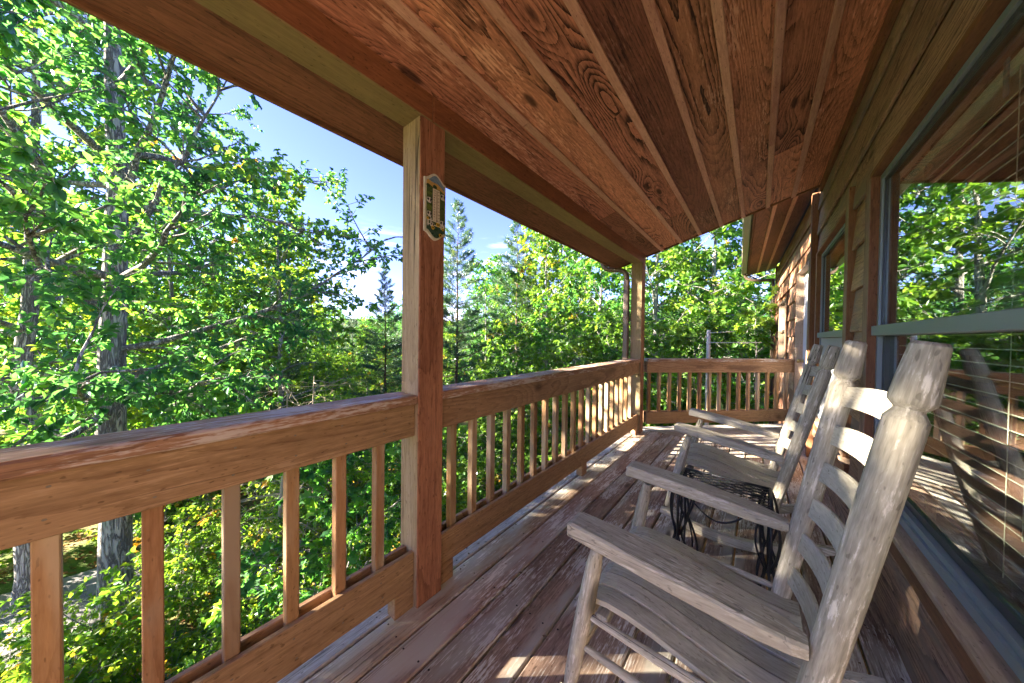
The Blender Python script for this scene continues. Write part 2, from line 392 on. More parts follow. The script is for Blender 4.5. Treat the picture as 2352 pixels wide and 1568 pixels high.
M['bark_pine'] = bark_mat('pine_bark', (0.07, 0.045, 0.03), (0.27, 0.19, 0.13), 1.2)
M['dead_twig'] = plain('dead_twig_bark', (0.42, 0.36, 0.27), 0.9)

# ================================================================== THE PORCH
def prism_xy(name, poly, z0, z1, mat, parent):
    """flat plate: polygon in x-y between z0 and z1, origin at its middle"""
    c = Vector((sum(p[0] for p in poly) / len(poly), sum(p[1] for p in poly) / len(poly), (z0 + z1) / 2))
    n = len(poly)
    v = [(x - c.x, y - c.y, z0 - c.z) for x, y in poly] + [(x - c.x, y - c.y, z1 - c.z) for x, y in poly]
    f = [tuple(reversed(range(n))), tuple(range(n, 2 * n))] + [(i, (i + 1) % n, n + (i + 1) % n, n + i) for i in range(n)]
    return link(name, mk_mesh(name, v, f, (mat,)), parent, Matrix.Translation(c))

# ---- deck floor: planks along the porch, then planks across its splayed end
GAP0, PITCH_D = -1.175, 0.1364
deck = structure(link('deck_floor', None))
jr = random.Random(3)
for k in range(-1, 12):
    x0, x1 = GAP0 + k * PITCH_D + 0.0045, GAP0 + (k + 1) * PITCH_D - 0.0045
    xm = (x0 + x1) / 2
    cuts = [-1.6]
    if k in (-1, 2, 5, 8, 10): cuts.append({-1: 1.02, 2: 2.9, 5: 3.35, 8: 1.45, 10: 2.45}[k])
    cuts.append(4.128)
    for a, b in zip(cuts[:-1], cuts[1:]):
        dz = jr.uniform(-0.0015, 0.0015)
        beam('plank', (xm, a + 0.0015, -0.017 + dz), (xm, b - 0.0015, -0.017 + dz), x1 - x0, 0.034, M['deck_grey'] if k == -1 else M['deck'], deck, bev=0.005)
EDGE = 5.44                                  # outer edge of the splayed end: y = x + EDGE
y = 4.136
while y < 5.88:
    y1 = min(y + PITCH_D - 0.006, 5.92)
    xl0, xl1 = y - EDGE, y1 - EDGE
    r0 = 0.43 - max(0, y - 4.33) * 0.0384
    prism_xy('plank', [(max(xl0, -1.31), y), (r0, y), (r0, y1), (max(xl1, -1.31), y1)], -0.034, 0.0, M['deck_grey'], deck)
    y += PITCH_D
beam('rim_joist', (-1.290, -1.6, -0.165), (-1.290, 4.13, -0.165), 0.038, 0.25, M['rail'], deck)
beam('rim_joist', (-1.27, 4.16, -0.165), (0.40, 5.83, -0.165), 0.038, 0.25, M['rail'], deck)
for jy in np.arange(-1.4, 4.1, 0.41):
    beam('joist', (-1.268, jy, -0.156), (0.5, jy, -0.156), 0.038, 0.24, M['rail'], deck)
# screw heads sunk along the joists: one part, far too small to pick apart
v, f = [], []
for jy in np.arange(-1.4 + 0.41, 4.1, 0.41):
    for k in range(-1, 12):
        for dx in (0.03, 0.105):
            x = GAP0 + k * PITCH_D + dx + jr.uniform(-0.006, 0.006); yy = jy + jr.uniform(-0.012, 0.012)
            if x > 0.43: continue
            b = len(v); r = jr.uniform(0.0032, 0.0048)
            v += [(x + r * math.cos(t * math.pi / 3), yy + r * math.sin(t * math.pi / 3), 0.0022) for t in range(6)]
            f.append(tuple(range(b, b + 6)))
stuff(link('screw_heads', mk_mesh('screw_heads', v, f, (M['hole'],)), deck))

# ---- posts
XP, PW = -1.1127, 0.1305
Y1, Y2 = 0.7677, 3.9029
def two_tone(o, inner, outer, test):
    me = o.data.copy(); o.data = me
    me.materials.clear(); me.materials.append(outer); me.materials.append(inner)
    for p in me.polygons: p.material_index = 1 if test(p.normal) else 0
def post(y0, label):
    t = thing('porch_post', label, 'post', (XP - PW / 2, y0 + PW / 2, 0), 'porch posts')
    o = beam('shaft', (XP - PW / 2, y0 + PW / 2, 0.001), (XP - PW / 2, y0 + PW / 2, 2.0835), PW, PW, M['post_out'], t, up=(1, 0, 0), bev=0.004)
    two_tone(o, M['post_in'], M['post_out'], lambda n: n.z > 0.7)
    return t
post(Y1, 'square wooden porch post with a thermometer hung on its red inner face')
post(Y2, 'square wooden porch post beside the brown downspout at the splayed railing')

# ---- railings
ZCAP, ZBB, ZRT, ZRB = 0.914, 0.738, 0.241, 0.093
def railing(label, p0, p1, inward, starts, blocks, nails=True):
    """p0-p1: line of the inner rail face on the floor; inward: unit vector towards the porch"""
    p0, p1, n = Vector((*p0, 0)), Vector((*p1, 0)), Vector((*inward, 0))
    d = (p1 - p0).normalized()
    t = thing('railing', label, 'railing', p0, 'porch railings')
    q = lambda s, off, z: p0 + d * s + n * off + Vector((0, 0, z))
    L = (p1 - p0).length
    beam('cap', q(0, -0.049, ZCAP - 0.019), q(L, -0.049, ZCAP - 0.019), 0.142, 0.038, M['cap'], t, bev=0.006)
    for off in (-0.0112, -0.0696):
        beam('top_rail', q(0, off, (ZBB + 0.8755) / 2), q(L, off, (ZBB + 0.8755) / 2), 0.0215, 0.8755 - ZBB, M['rail'], t, bev=0.003)
        beam('bottom_rail', q(0, off, (ZRT + ZRB) / 2), q(L, off, (ZRT + ZRB) / 2), 0.0215, ZRT - ZRB, M['rail'], t, bev=0.003)
    for s in starts:
        dz = jr.uniform(-0.006, 0.006)
        beam('baluster', q(s + 0.018, -0.0404, 0.115 + dz), q(s + 0.018, -0.0404, 0.862), 0.036, 0.036, M['baluster'], t, up=n, bev=0.0025)
    for s in blocks:
        beam('support_block', q(s - 0.043, -0.030, 0.0468), q(s + 0.043, -0.030, 0.0468), 0.056, 0.0924, M['rail'], t, bev=0.002)
    if nails:
        v, f = [], []
        for s in starts:
            for z in (ZBB + 0.035, ZBB + 0.10, ZRB + 0.04, ZRB + 0.105):
                c = q(s + 0.018 + jr.uniform(-0.009, 0.009), 0.0006, z + jr.uniform(-0.01, 0.01)); b = len(v); r = 0.0028
                v += [c + d * (r * 1.4 * math.cos(a * math.pi / 3)) + Vector((0, 0, r * math.sin(a * math.pi / 3))) for a in range(6)]
                f.append(tuple(range(b, b + 6)))
        stuff(link('nail_heads', mk_mesh('nail_heads', [x - p0 for x in v], f, (M['nail'],)), t, Matrix.Translation(p0)))
    return t
XB = -1.1347
YS1 = -1.6
railing('wooden railing ending at the thermometer post, its cap worn pale', (XB, YS1), (XB, Y1 - 0.001), (1, 0), [(0.609 - 0.1465 * k) - YS1 for k in range(15)], [Y1 - 0.045 - YS1, -0.7 - YS1])
S2 = Y1 + PW + 0.001
railing('long wooden railing between the thermometer post and the downspout post', (XB, S2), (XB, Y2 - 0.001), (1, 0), [0.985 - S2 + 0.1425 * k for k in range(20)], [0.045, 2.43 - S2, Y2 - 0.048 - S2])
d45 = math.sqrt(0.5)
e0, e1 = (-1.085, 4.075), (0.385, 5.545)
railing('splayed wooden railing closing the porch end by the cabin door', e0, e1, (d45, -d45), [0.03 + 0.1385 * k for k in range(15)], [])

# ---- roof over the porch
SL = 0.278
def cz(x): return 2.195 + SL * (x + 1.113)
NRM = Vector((-SL, 0, 1)).normalized()
YA, YE = -1.6, 4.06
roof = thing('porch_roof', 'sloping porch roof with dark knotty ceiling boards and battens on a heavy beam', 'roof', (XP, YE, 2.1))
edges = [-1.50, -1.118, -0.935, -0.733, -0.540, -0.342, -0.152, 0.043, 0.235, 0.437]
for i, (a, b) in enumerate(zip(edges[:-1], edges[1:])):
    xm = (a + b) / 2; w = math.hypot(b - a, SL * (b - a)) - 0.002
    cut = {1: 2.6, 3: 3.25, 4: 3.45, 6: 1.4, 7: 3.0}.get(i)
    ys = [YA] + ([cut] if cut else []) + [YE]
    for ya, yb in zip(ys[:-1], ys[1:]):
        c = Vector((xm, 0, cz(xm))) + NRM * 0.011
        beam('ceiling_board', (c.x, ya + 0.001, c.z), (c.x, yb - 0.001, c.z), w, 0.022, M['soffit'] if i == 0 else M['ceiling'], roof, up=NRM, bev=0.003)
for x in edges[2:-1]:
    c = Vector((x, 0, cz(x))) - NRM * 0.012
    ya = YA
    for yb in sorted([random.uniform(0.9, 2.0), random.uniform(2.7, 3.5)]) + [YE - 0.002]:
        beam('batten', (c.x, ya + 0.001, c.z), (c.x, yb - 0.001, c.z), 0.036, 0.015, M['batten'], roof, up=NRM, bev=0.003)
        ya = yb
beam('wall_batten', (0.428, YA, cz(0.40) - 0.03), (0.428, YE - 0.01, cz(0.40) - 0.03), 0.02, 0.07, M['trim'], roof, bev=0.002)
for ya, yb in ((YA, 0.8315), (0.8335, 4.036)):
    o = beam('beam', (XP - PW / 2, ya, 2.0845 + 0.058), (XP - PW / 2, yb, 2.0845 + 0.058), PW, 0.116, M['beam_red'], roof, bev=0.004)
    two_tone(o, M['beam_raw'], M['beam_red'], lambda n: n.z < -0.7)
# rake trim, fascia, sheathing with shingles, gutter
c0 = Vector((-1.515, YE + 0.008, cz(-1.515) + 0.035)); c1 = Vector((0.43, YE + 0.008, cz(0.43) + 0.035))
beam('rake_board', c0, c1, 0.016, 0.10, M['soffit'], roof, up=NRM, bev=0.002)
beam('fascia', (-1.509, YA, cz(-1.5) + 0.045), (-1.509, YE, cz(-1.5) + 0.045), 0.016, 0.12, M['soffit'], roof, bev=0.002)
c0 = Vector((-0.35, 0, cz(-0.35))) + NRM * 0.105
beam('shingles', (c0.x, YA - 0.02, c0.z), (c0.x, YE + 0.04, c0.z), 2.42, 0.05, M['shingle'], roof, up=NRM)
gv = [(-1.52, 2.165), (-1.60, 2.165), (-1.635, 2.20), (-1.635, 2.25), (-1.62, 2.25), (-1.52, 2.18)]
gm = link('gutter', mk_mesh('gutter', [(x + 1.57, yy, z - 2.2) for yy in (YA, YE - 0.02) for x, z in gv], [tuple(reversed(range(6))), tuple(range(6, 12))] + [(i, (i + 1) % 6, 6 + (i + 1) % 6, 6 + i) for i in range(6)], (M['gutter'],)), roof, Matrix.Translation((-1.57, 0, 2.2)))

# ---- downspout beside the far post
def ribbed(pts, r, step=0.012):
    """points and radii for a ribbed elbow along a polyline"""
    P, R = [], []
    pts = [Vector(p) for p in pts]
    for a, b in zip(pts[:-1], pts[1:]):
        n = max(2, int((b - a).length / step))
        for i in range(n):
            P.append(a.lerp(b, i / n)); R.append(r * (1.0 if (len(P) % 2) else 0.86))
    P.append(pts[-1]); R.append(r)
    return P, R
def bez(p, n=10):
    p = [Vector(x) for x in p]
    return [(1 - t) ** 3 * p[0] + 3 * (1 - t) ** 2 * t * p[1] + 3 * (1 - t) * t * t * p[2] + t ** 3 * p[3] for t in [i / n for i in range(n + 1)]]
ds = thing('downspout', 'brown ribbed downspout with a bent elbow running down beside the corner post', 'downspout', (-1.285, 3.86, 0))
P, R = ribbed(bez([(-1.575, 3.80, 2.17), (-1.575, 3.80, 2.02), (-1.50, 3.82, 2.03), (-1.43, 3.83, 2.02)]) + bez([(-1.43, 3.83, 2.02), (-1.32, 3.85, 2.005), (-1.285, 3.86, 2.0), (-1.285, 3.86, 1.88)]), 0.032)
tube('elbow', P, R, M['gutter'], ds, 10)
v, f = [], []
for i in range(24):
    a = 2 * math.pi * i / 24
    rr = 0.033 * (1.0 if i % 2 else 0.88)
    x, yy = max(-0.028, min(0.028, rr * 1.25 * math.cos(a))), max(-0.036, min(0.036, rr * 1.4 * math.sin(a)))
    v += [(x, yy, 0.94), (x, yy, -0.94)]
f = [(2 * i, 2 * i + 1, (2 * i + 3) % 48, (2 * i + 2) % 48) for i in range(24)]
link('pipe', mk_mesh('pipe', v, f, (M['gutter'],)), ds, Matrix.Translation((-1.285, 3.86, 0.94)))
beam('strap', (-1.285, 3.82, 1.43), (-1.285, 3.90, 1.43), 0.066, 0.02, M['gutter'], ds)

# ---- thermometer on the near post
def flat(name, pts, off, col, parent, smooth=False):
    """flat painted shape on the thermometer face: pts in (y, z), off = height above the post face"""
    m = 'th_' + '_'.join('%02d' % int(c * 99) for c in col)
    if m not in M: M[m] = plain(m.replace('th_', 'glaze_'), col, 0.28, 0, 0.25, 90.0, 0.02)
    x = XP + off
    yc = sum(p[0] for p in pts) / len(pts); zc = sum(p[1] for p in pts) / len(pts)
    n = len(pts)
    vv = [(0, p[0] - yc, p[1] - zc) for p in pts] + [(-0.0007, p[0] - yc, p[1] - zc) for p in pts]
    ff = [tuple(range(n)), tuple(reversed(range(n, 2 * n)))] + [(i, n + i, n + (i + 1) % n, (i + 1) % n) for i in range(n)]
    me = mk_mesh(name, vv, ff, (M[m],)); bm = bmesh.new(); bm.from_mesh(me); bmesh.ops.recalc_face_normals(bm, faces=bm.faces[:]); bm.to_mesh(me); bm.free()
    return link(name, me, parent, Matrix.Translation((x, yc, zc)))
th = thing('wall_thermometer', 'cream edged plaque thermometer painted with cows and sunflowers on the porch post', 'thermometer', (XP, 0.839, 1.58))
ty0, ty1 = 0.784, 0.895
def plaque(y0, y1, z0, z1, bump):
    pts = []
    zs0, zs1 = z0 + bump, z1 - bump
    N = 14
    for i in range(N + 1):
        t = i / N; yy = y1 + (y0 - y1) * t
        pts.append((yy, zs1 + bump * (0.5 - 0.5 * math.cos(2 * math.pi * min(1, max(0, (t - 0.04) / 0.92)))) ** 0.8))
    for i in range(N + 1):
        t = i / N; yy = y0 + (y1 - y0) * t
        pts.append((yy, zs0 - bump * (0.5 - 0.5 * math.cos(2 * math.pi * min(1, max(0, (t - 0.04) / 0.92)))) ** 0.8))
    return pts
o = flat('plate', plaque(ty0, ty1, 1.578, 1.863, 0.030), 0.0085, (0.55, 0.53, 0.43), th)
o.data.vertices.foreach_set('co', [c for vtx in o.data.vertices for c in ((vtx.co.x if vtx.co.x > -0.0003 else -0.0083), vtx.co.y, vtx.co.z)])
inner = plaque(ty0 + 0.009, ty1 - 0.006, 1.587, 1.854, 0.029)
flat('painted_sky', [p for p in inner if p[1] > 1.80] + [(ty0 + 0.009, 1.80), (ty1 - 0.006, 1.80)], 0.0095, (0.14, 0.22, 0.32), th)
flat('painted_hill', [(ty1 - 0.006, 1.77), (ty1 - 0.006, 1.80), (0.865, 1.815), (0.85, 1.822), (0.82, 1.822), (0.80, 1.828), (ty0 + 0.009, 1.82), (ty0 + 0.009, 1.77)], 0.0103, (0.45, 0.29, 0.09), th)
flat('painted_meadow', [(ty1 - 0.006, 1.628), (ty1 - 0.006, 1.79), (0.86, 1.80), (0.83, 1.798), (0.81, 1.806), (ty0 + 0.009, 1.802), (ty0 + 0.009, 1.628)], 0.0111, (0.055, 0.085, 0.025), th)
flat('painted_garden', [p for p in inner if p[1] < 1.64] + [(ty1 - 0.006, 1.642), (ty0 + 0.009, 1.642)][::-1][::-1], 0.0119, (0.03, 0.07, 0.05), th)
for cy, cz0, w, h in ((0.80, 1.80, 0.012, 0.008), (0.835, 1.805, 0.014, 0.008), (0.806, 1.77, 0.018, 0.006), (0.806, 1.71, 0.018, 0.012)):
    flat('painted_shrub', [(cy + w * math.cos(a * 0.785) * 0.8, cz0 + h * math.sin(a * 0.785)) for a in range(8)], 0.0119, (0.02, 0.045, 0.02) if cz0 > 1.78 else (0.11, 0.15, 0.03), th)
for yy in (0.80, 0.815, 0.868, 0.882):
    flat('painted_fence_post', [(yy - 0.003, 1.632), (yy + 0.003, 1.632), (yy + 0.003, 1.668), (yy - 0.003, 1.668)], 0.0125, (0.55, 0.52, 0.47), th)
for zz in (1.638, 1.655):
    flat('painted_fence_rail', [(0.795, zz), (0.888, zz), (0.888, zz + 0.004), (0.795, zz + 0.004)], 0.0128, (0.55, 0.52, 0.47), th)
def cow(cy, c, s):
    B, Wt = (0.012, 0.012, 0.015), (0.60, 0.57, 0.52)
    flat('painted_cow', [(cy - 0.011 * s, c - 0.004 * s), (cy - 0.009 * s, c + 0.007 * s), (cy + 0.004 * s, c + 0.009 * s), (cy + 0.011 * s, c + 0.006 * s), (cy + 0.011 * s, c - 0.006 * s), (cy + 0.006 * s, c - 0.013 * s), (cy - 0.006 * s, c - 0.012 * s)], 0.0131, Wt, th)
    flat('painted_cow_patch', [(cy - 0.010 * s, c - 0.002 * s), (cy - 0.007 * s, c + 0.006 * s), (cy - 0.001 * s, c + 0.003 * s), (cy - 0.004 * s, c - 0.006 * s)], 0.0139, B, th)
    flat('painted_cow_patch', [(cy + 0.003 * s, c - 0.002 * s), (cy + 0.006 * s, c + 0.008 * s), (cy + 0.011 * s, c + 0.004 * s), (cy + 0.008 * s, c - 0.011 * s)], 0.0139, B, th)
for cow_args in ((0.805, 1.742, 1.1), (0.806, 1.684, 1.1), (0.876, 1.776, 1.2), (0.874, 1.66, 1.2), (0.822, 1.642, 0.8)): cow(*cow_args)
flat('scale_plate', [(0.822, 1.655), (0.859, 1.655), (0.859, 1.795), (0.822, 1.795)], 0.0147, (0.60, 0.55, 0.44), th)
flat('glass_tube', [(0.8405, 1.662), (0.8445, 1.662), (0.8445, 1.79), (0.8405, 1.79)], 0.0162, (0.25, 0.20, 0.14), th)
flat('bulb', [(0.8425 + 0.0035 * math.cos(a * 0.785), 1.660 + 0.0035 * math.sin(a * 0.785)) for a in range(8)], 0.0168, (0.03, 0.02, 0.02), th)
txt = []
for i in range(12): txt.append((str(120 - 10 * i), 0.8255, 1.7845 - i * 0.0101, 0.0075))
for i in range(9): txt.append((str(50 - 10 * i), 0.8475, 1.7845 - i * 0.0141, 0.0075))
txt += [('F', 0.829, 1.6585, 0.006), ('C', 0.851, 1.6585, 0.006)]
M['ink'] = plain('black_ink', (0.015, 0.013, 0.012), 0.5)
for s_, yy, zz, sz in txt:
    cu = bpy.data.curves.new('figure', 'FONT'); cu.body = s_; cu.size = sz; cu.extrude = 0.00015
    to = bpy.data.objects.new('figure', cu); COL.objects.link(to)
    dg = bpy.context.evaluated_depsgraph_get()
    me = bpy.data.meshes.new_from_object(to.evaluated_get(dg)); bpy.data.objects.remove(to)
    me.materials.clear(); me.materials.append(M['ink'])
    link('figure', me, th, Matrix(((0, 0, 1, XP + 0.0153), (1, 0, 0, yy), (0, 1, 0, zz), (0, 0, 0, 1))))
for cy, c, r in ((0.848, 1.645, 0.0105), (0.822, 1.627, 0.0095), (0.862, 1.603, 0.0095), (0.875, 1.632, 0.007), (0.796, 1.66, 0.007)):
    flat('painted_sunflower', [(cy + r * (1 if i % 2 else 0.68) * math.cos(i * math.pi / 9), c + r * (1 if i % 2 else 0.68) * math.sin(i * math.pi / 9)) for i in range(18)], 0.0165, (0.62, 0.40, 0.03), th)
    flat('painted_sunflower_heart', [(cy + r * 0.4 * math.cos(i * 0.785), c + r * 0.4 * math.sin(i * 0.785)) for i in range(8)], 0.0173, (0.03, 0.015, 0.01), th)

# ================================================================== THE CABIN
XW = 0.44
cabin = thing('cabin', 'brown wood-sided cabin with wide windows, a white door and a wing beyond the porch', 'cabin', (XW, 4.33, 0))
COURSE = [-0.010 + 0.2455 * k for k in range(11)]
def lap(y0, y1, zb, zt, parent, mat, place):
    """one lap of siding between y0 and y1 along the wall; place(s, out, z) gives the world point"""
    h = zt - zb
    a = place(y0 + 0.001, 0.013 - 0.0, zb + h / 2); b = place(y1 - 0.001, 0.013, zb + h / 2)
    o = place(y0, 1.0, 0) - place(y0, 0.0, 0)
    upn = (o + Vector((0, 0, 0.085))).normalized()
    beam('siding_board', a, b, h + 0.004, 0.016, mat, parent, up=upn, bev=0.003)
def side_wall(spans, ztop, holes, parent, mat, place, seams):
    """laps over a wall, interrupted by holes [(s0, s1, z0, z1)]"""
    for zb in COURSE:
        zt = min(zb + 0.262, ztop)
        if zt - zb < 0.05: continue
        segs = [(spans[0], spans[1], zb, zt)]
        for (h0, h1, z0, z1) in holes:
            out = []
            for (a, b, p, q) in segs:
                if b <= h0 or a >= h1 or q <= z0 or p >= z1 - 0.02: out.append((a, b, p, q)); continue
                if a < h0: out.append((a, h0, p, q))
                if b > h1: out.append((h1, b, p, q))
                if z0 - p > 0.04: out.append((max(a, h0), min(b, h1), p, z0))
                if q - z1 > 0.09: out.append((max(a, h0), min(b, h1), z1, q))
            segs = out
        for (a, b, p, q) in segs:
            sm = [s for s in seams if a + 0.3 < s < b - 0.3]
            cut = a
            if sm:
                s = sm[int(zb * 97) % len(sm)]; lap(a, s, p, q, parent, mat, place); cut = s
            lap(cut, b, p, q, parent, mat, place)
pm = lambda s, o, z: Vector((XW + 0.0 - o + 0.02, s, z))
W1 = (-0.35, 2.27, 0.42, 1.957); W2 = (2.83, 4.06, 0.42, 1.967)
def boxes_mesh(name, bxs, mat, parent, M_):
    v, f = [], []
    for (x0, x1, y0, y1, z0, z1) in bxs:
        b = len(v)
        v += [(x, y_, z) for x in (x0, x1) for y_ in (y0, y1) for z in (z0, z1)]
        f += [(b, b + 1, b + 3, b + 2), (b + 4, b + 6, b + 7, b + 5), (b, b + 4, b + 5, b + 1), (b + 2, b + 3, b + 7, b + 6), (b, b + 2, b + 6, b + 4), (b + 1, b + 5, b + 7, b + 3)]
    return link(name, mk_mesh(name, v, f, (mat,)), parent, M_)
wall = boxes_mesh('wall', [(0.463, 0.56, -1.6, 4.33, -0.2, 0.42), (0.463, 0.56, -1.6, 4.33, 1.968, 2.72), (0.463, 0.56, -1.6, -0.35, 0.42, 1.968), (0.463, 0.56, 2.27, 2.83, 0.42, 1.968), (0.463, 0.56, 4.06, 4.33, 0.42, 1.968)], M['trim'], cabin, Matrix())
side_wall((-1.6, 4.30), 2.64, [(W1[0] - 0.09, W1[1] + 0.09, 0.33, 1.975), (W2[0] - 0.09, W2[1] + 0.05, 0.33, 1.975)], wall, M['siding'], pm, [0.9, 2.5, 3.3])
def window(w, label, screen):
    y0, y1, z0, z1 = w
    zm0, zm1 = 1.190, 1.237
    o = link('window', None, cabin, Matrix.Translation((XW, y0, z0)))
    if label: o['label'] = label
    I = Matrix()
    fb = [(0.444, 0.50, y0, y0 + 0.022, z0 + 0.07, z1), (0.444, 0.50, y1 - 0.022, y1, z0 + 0.07, z1), (0.444, 0.50, y0 + 0.022, y1 - 0.022, z1 - 0.022, z1), (0.438, 0.50, y0, y1, z0 + 0.04, z0 + 0.07),
          (0.448, 0.50, y0 + 0.022, y1 - 0.022, z0 + 0.07, z0 + 0.092)]
    boxes_mesh('frame', fb, M['frame'], o, I)
    boxes_mesh('sash', [(0.460, 0.492, y0 + 0.0225, y0 + 0.055, z0 + 0.093, zm0), (0.460, 0.492, y1 - 0.060, y1 - 0.0225, z0 + 0.093, zm0), (0.466, 0.492, y0 + 0.055, y1 - 0.060, z0 + 0.093, z0 + 0.120), (0.4525, 0.480, y1 - 0.036, y1 - 0.0225, zm1, z1 - 0.0225), (0.4525, 0.480, y0 + 0.0225, y1 - 0.036, z1 - 0.034, z1 - 0.0225)], M['frame_dark'], o, I)
    beam('meeting_rail', (0.456, y0 + 0.002, (zm0 + zm1) / 2), (0.456, y1 - 0.002, (zm0 + zm1) / 2), 0.060, zm1 - zm0, M['frame'], o, bev=0.003)
    boxes_mesh('pane', [(0.458, 0.4605, y0 + 0.023, y1 - 0.037, zm1 + 0.001, z1 - 0.035)], M['glass'], o, I)
    if screen:
        boxes_mesh('insect_screen', [(0.452, 0.4535, y0 + 0.024, y1 - 0.024, z0 + 0.094, zm0 - 0.002)], M['screen'], o, I)
    else:
        boxes_mesh('pane', [(0.474, 0.4765, y0 + 0.056, y1 - 0.061, z0 + 0.121, zm0 - 0.001)], M['glass'], o, I)
    beam('sill', (0.436, y0 - 0.09, z0 + 0.005), (0.436, y1 + 0.06, z0 + 0.005), 0.062, 0.028, M['sill'], o, up=(-0.12, 0, 1), bev=0.003)
    beam('apron', (0.435, y0 - 0.09, z0 - 0.05), (0.435, y1 + 0.06, z0 - 0.05), 0.08, 0.030, M['trim'], o, up=(1, 0, 0), bev=0.002)
    beam('head_trim', (0.440, y0, z1 + 0.011), (0.440, y1, z1 + 0.011), 0.06, 0.020, M['trim'], o, bev=0.002)
    for a, b, top in ((y0 - 0.085, y0 - 0.001, z1 + (0.13 if screen else 0.02)), (y1 + 0.001, y1 + (0.04 if screen else 0.085), z1 + 0.02)):
        c = beam('casing', (0.436, (a + b) / 2, z0 + 0.03), (0.436, (a + b) / 2, top), b - a, 0.050, M['trim'], o, up=(-1, 0, 0), bev=0.003)
        two_tone(c, M['trim_grey'], M['trim'], lambda n: n.z > 0.7)
    return o
window(W1, 'wide window with wooden blinds inside', False)
window(W2, 'narrower window with a grey insect screen over its lower half', True)
c = beam('corner_board', (0.415, 4.29, 0.0), (0.415, 4.29, 2.62), 0.085, 0.05, M['trim'], cabin, up=(-1, 0, 0), bev=0.003)
# the room behind the glass
boxes_mesh('room', [(0.5605, 3.2, -1.65, -1.6, -0.1, 2.72), (0.5605, 3.2, 4.30, 4.33, -0.1, 2.72), (3.2, 3.26, -1.65, 4.33, -0.1, 2.72), (0.5605, 3.2, -1.6, 4.30, 2.66, 2.72)], M['plaster'], cabin, Matrix())
boxes_mesh('room_floor', [(0.5605, 3.2, -1.6, 4.30, -0.1, 0.0)], M['dark_wood'], cabin, Matrix())
# wing beyond the porch
DW = math.radians(2.2)
sv, ov = Vector((-math.sin(DW), math.cos(DW), 0)), Vector((-math.cos(DW), -math.sin(DW), 0))
wo = Vector((XW, 4.335, 0))
pw = lambda s, o, z: wo + sv * s + ov * (o - 0.02) + Vector((0, 0, z))
WMX = Matrix(((sv.x, -ov.x, 0, wo.x), (sv.y, -ov.y, 0, wo.y), (0, 0, 1, 0), (0, 0, 0, 1)))     # local: x along wall, y into the house, z up
DOOR = (0.30, 1.20, -0.1, 2.04); WW = (2.30, 3.35, 0.78, 1.86)
wing = boxes_mesh('wall', [(0, 0.30, 0.023, 0.14, -0.3, 2.75), (0.30, 1.20, 0.023, 0.14, 2.04, 2.75), (1.20, 2.30, 0.023, 0.14, -0.3, 2.75), (2.30, 3.35, 0.023, 0.14, -0.3, 0.78), (2.30, 3.35, 0.023, 0.14, 1.86, 2.75), (3.35, 4.40, 0.023, 0.14, -0.3, 2.75), (4.26, 4.40, 0.14, 3.0, -3.6, 2.75), (0, 4.26, 0.05, 0.14, -3.6, -0.3)], M['trim'], cabin, WMX)
side_wall((0.02, 4.36), 2.74, [(DOOR[0] - 0.09, DOOR[1] + 0.09, -1, 2.10), (WW[0] - 0.06, WW[1] + 0.06, WW[2] - 0.06, WW[3] + 0.06)], wing, M['siding_red'], pw, [1.9, 3.7])
for k in range(4):
    lap(0.02, 4.36, -0.255 - 0.2455 * k, 0.007 - 0.2455 * k, wing, M['siding_red'], pw)
beam('corner_board', pw(4.36, 0.012, -1.0), pw(4.36, 0.012, 2.74), 0.09, 0.05, M['trim'], cabin, up=ov)
door = link('door', None, cabin, WMX @ Matrix.Translation((0.30, 0, 0)))
door['label'] = 'white door set back in a pale wooden frame'
beam('panel', pw(0.32, -0.055, 1.015), pw(1.18, -0.055, 1.015), 2.02, 0.04, M['door'], door, up=ov)
for s in (0.315, 1.185):
    beam('jamb', pw(s, -0.025, 0.0), pw(s, -0.025, 2.025), 0.025, 0.13, M['jamb'], door, up=ov)
beam('head_jamb', pw(0.30, -0.025, 2.032), pw(1.20, -0.025, 2.032), 0.13, 0.016, M['jamb'], door)
for s in (0.258, 1.242):
    beam('casing', pw(s, 0.022, 0.0), pw(s, 0.022, 2.04), 0.085, 0.03, M['trim'], door, up=ov)
beam('casing', pw(0.215, 0.022, 2.085), pw(1.285, 0.022, 2.085), 0.088, 0.031, M['trim'], door, up=ov)
beam('threshold', pw(0.30, 0.0, 0.012), pw(1.20, 0.0, 0.012), 0.12, 0.024, M['sill'], door)
kp = pw(1.10, -0.035, 0.90)
lathe('knob', kp, kp + ov * 0.065, [(0, 0.026), (0.008, 0.026), (0.010, 0.010), (0.030, 0.010), (0.036, 0.022), (0.050, 0.028), (0.060, 0.022), (0.065, 0.006)], M['brass'], door, 14, (0, 0, 1))
ww = link('window', None, cabin, WMX @ Matrix.Translation((WW[0], 0, WW[2])))
ww['label'] = 'small window in the wing beyond the door'
for s in (WW[0] + 0.02, WW[1] - 0.02): beam('frame', pw(s, 0.015, WW[2]), pw(s, 0.015, WW[3]), 0.04, 0.06, M['trim_grey'], ww, up=ov)
for z in (WW[2] + 0.02, (WW[2] + WW[3]) / 2, WW[3] - 0.02): beam('frame', pw(WW[0] + 0.04, 0.013, z), pw(WW[1] - 0.04, 0.013, z), 0.055, 0.04, M['trim_grey'], ww)
beam('pane', pw(WW[0] + 0.04, -0.01, (WW[2] + WW[3]) / 2), pw(WW[1] - 0.04, -0.01, (WW[2] + WW[3]) / 2), WW[3] - WW[2] - 0.08, 0.003, M['glass'], ww, up=ov, bev=0)
for s in (WW[0] - 0.03, WW[1] + 0.03): beam('casing', pw(s, 0.022, WW[2] - 0.06), pw(s, 0.022, WW[3] + 0.06), 0.06, 0.035, M['trim'], ww, up=ov)
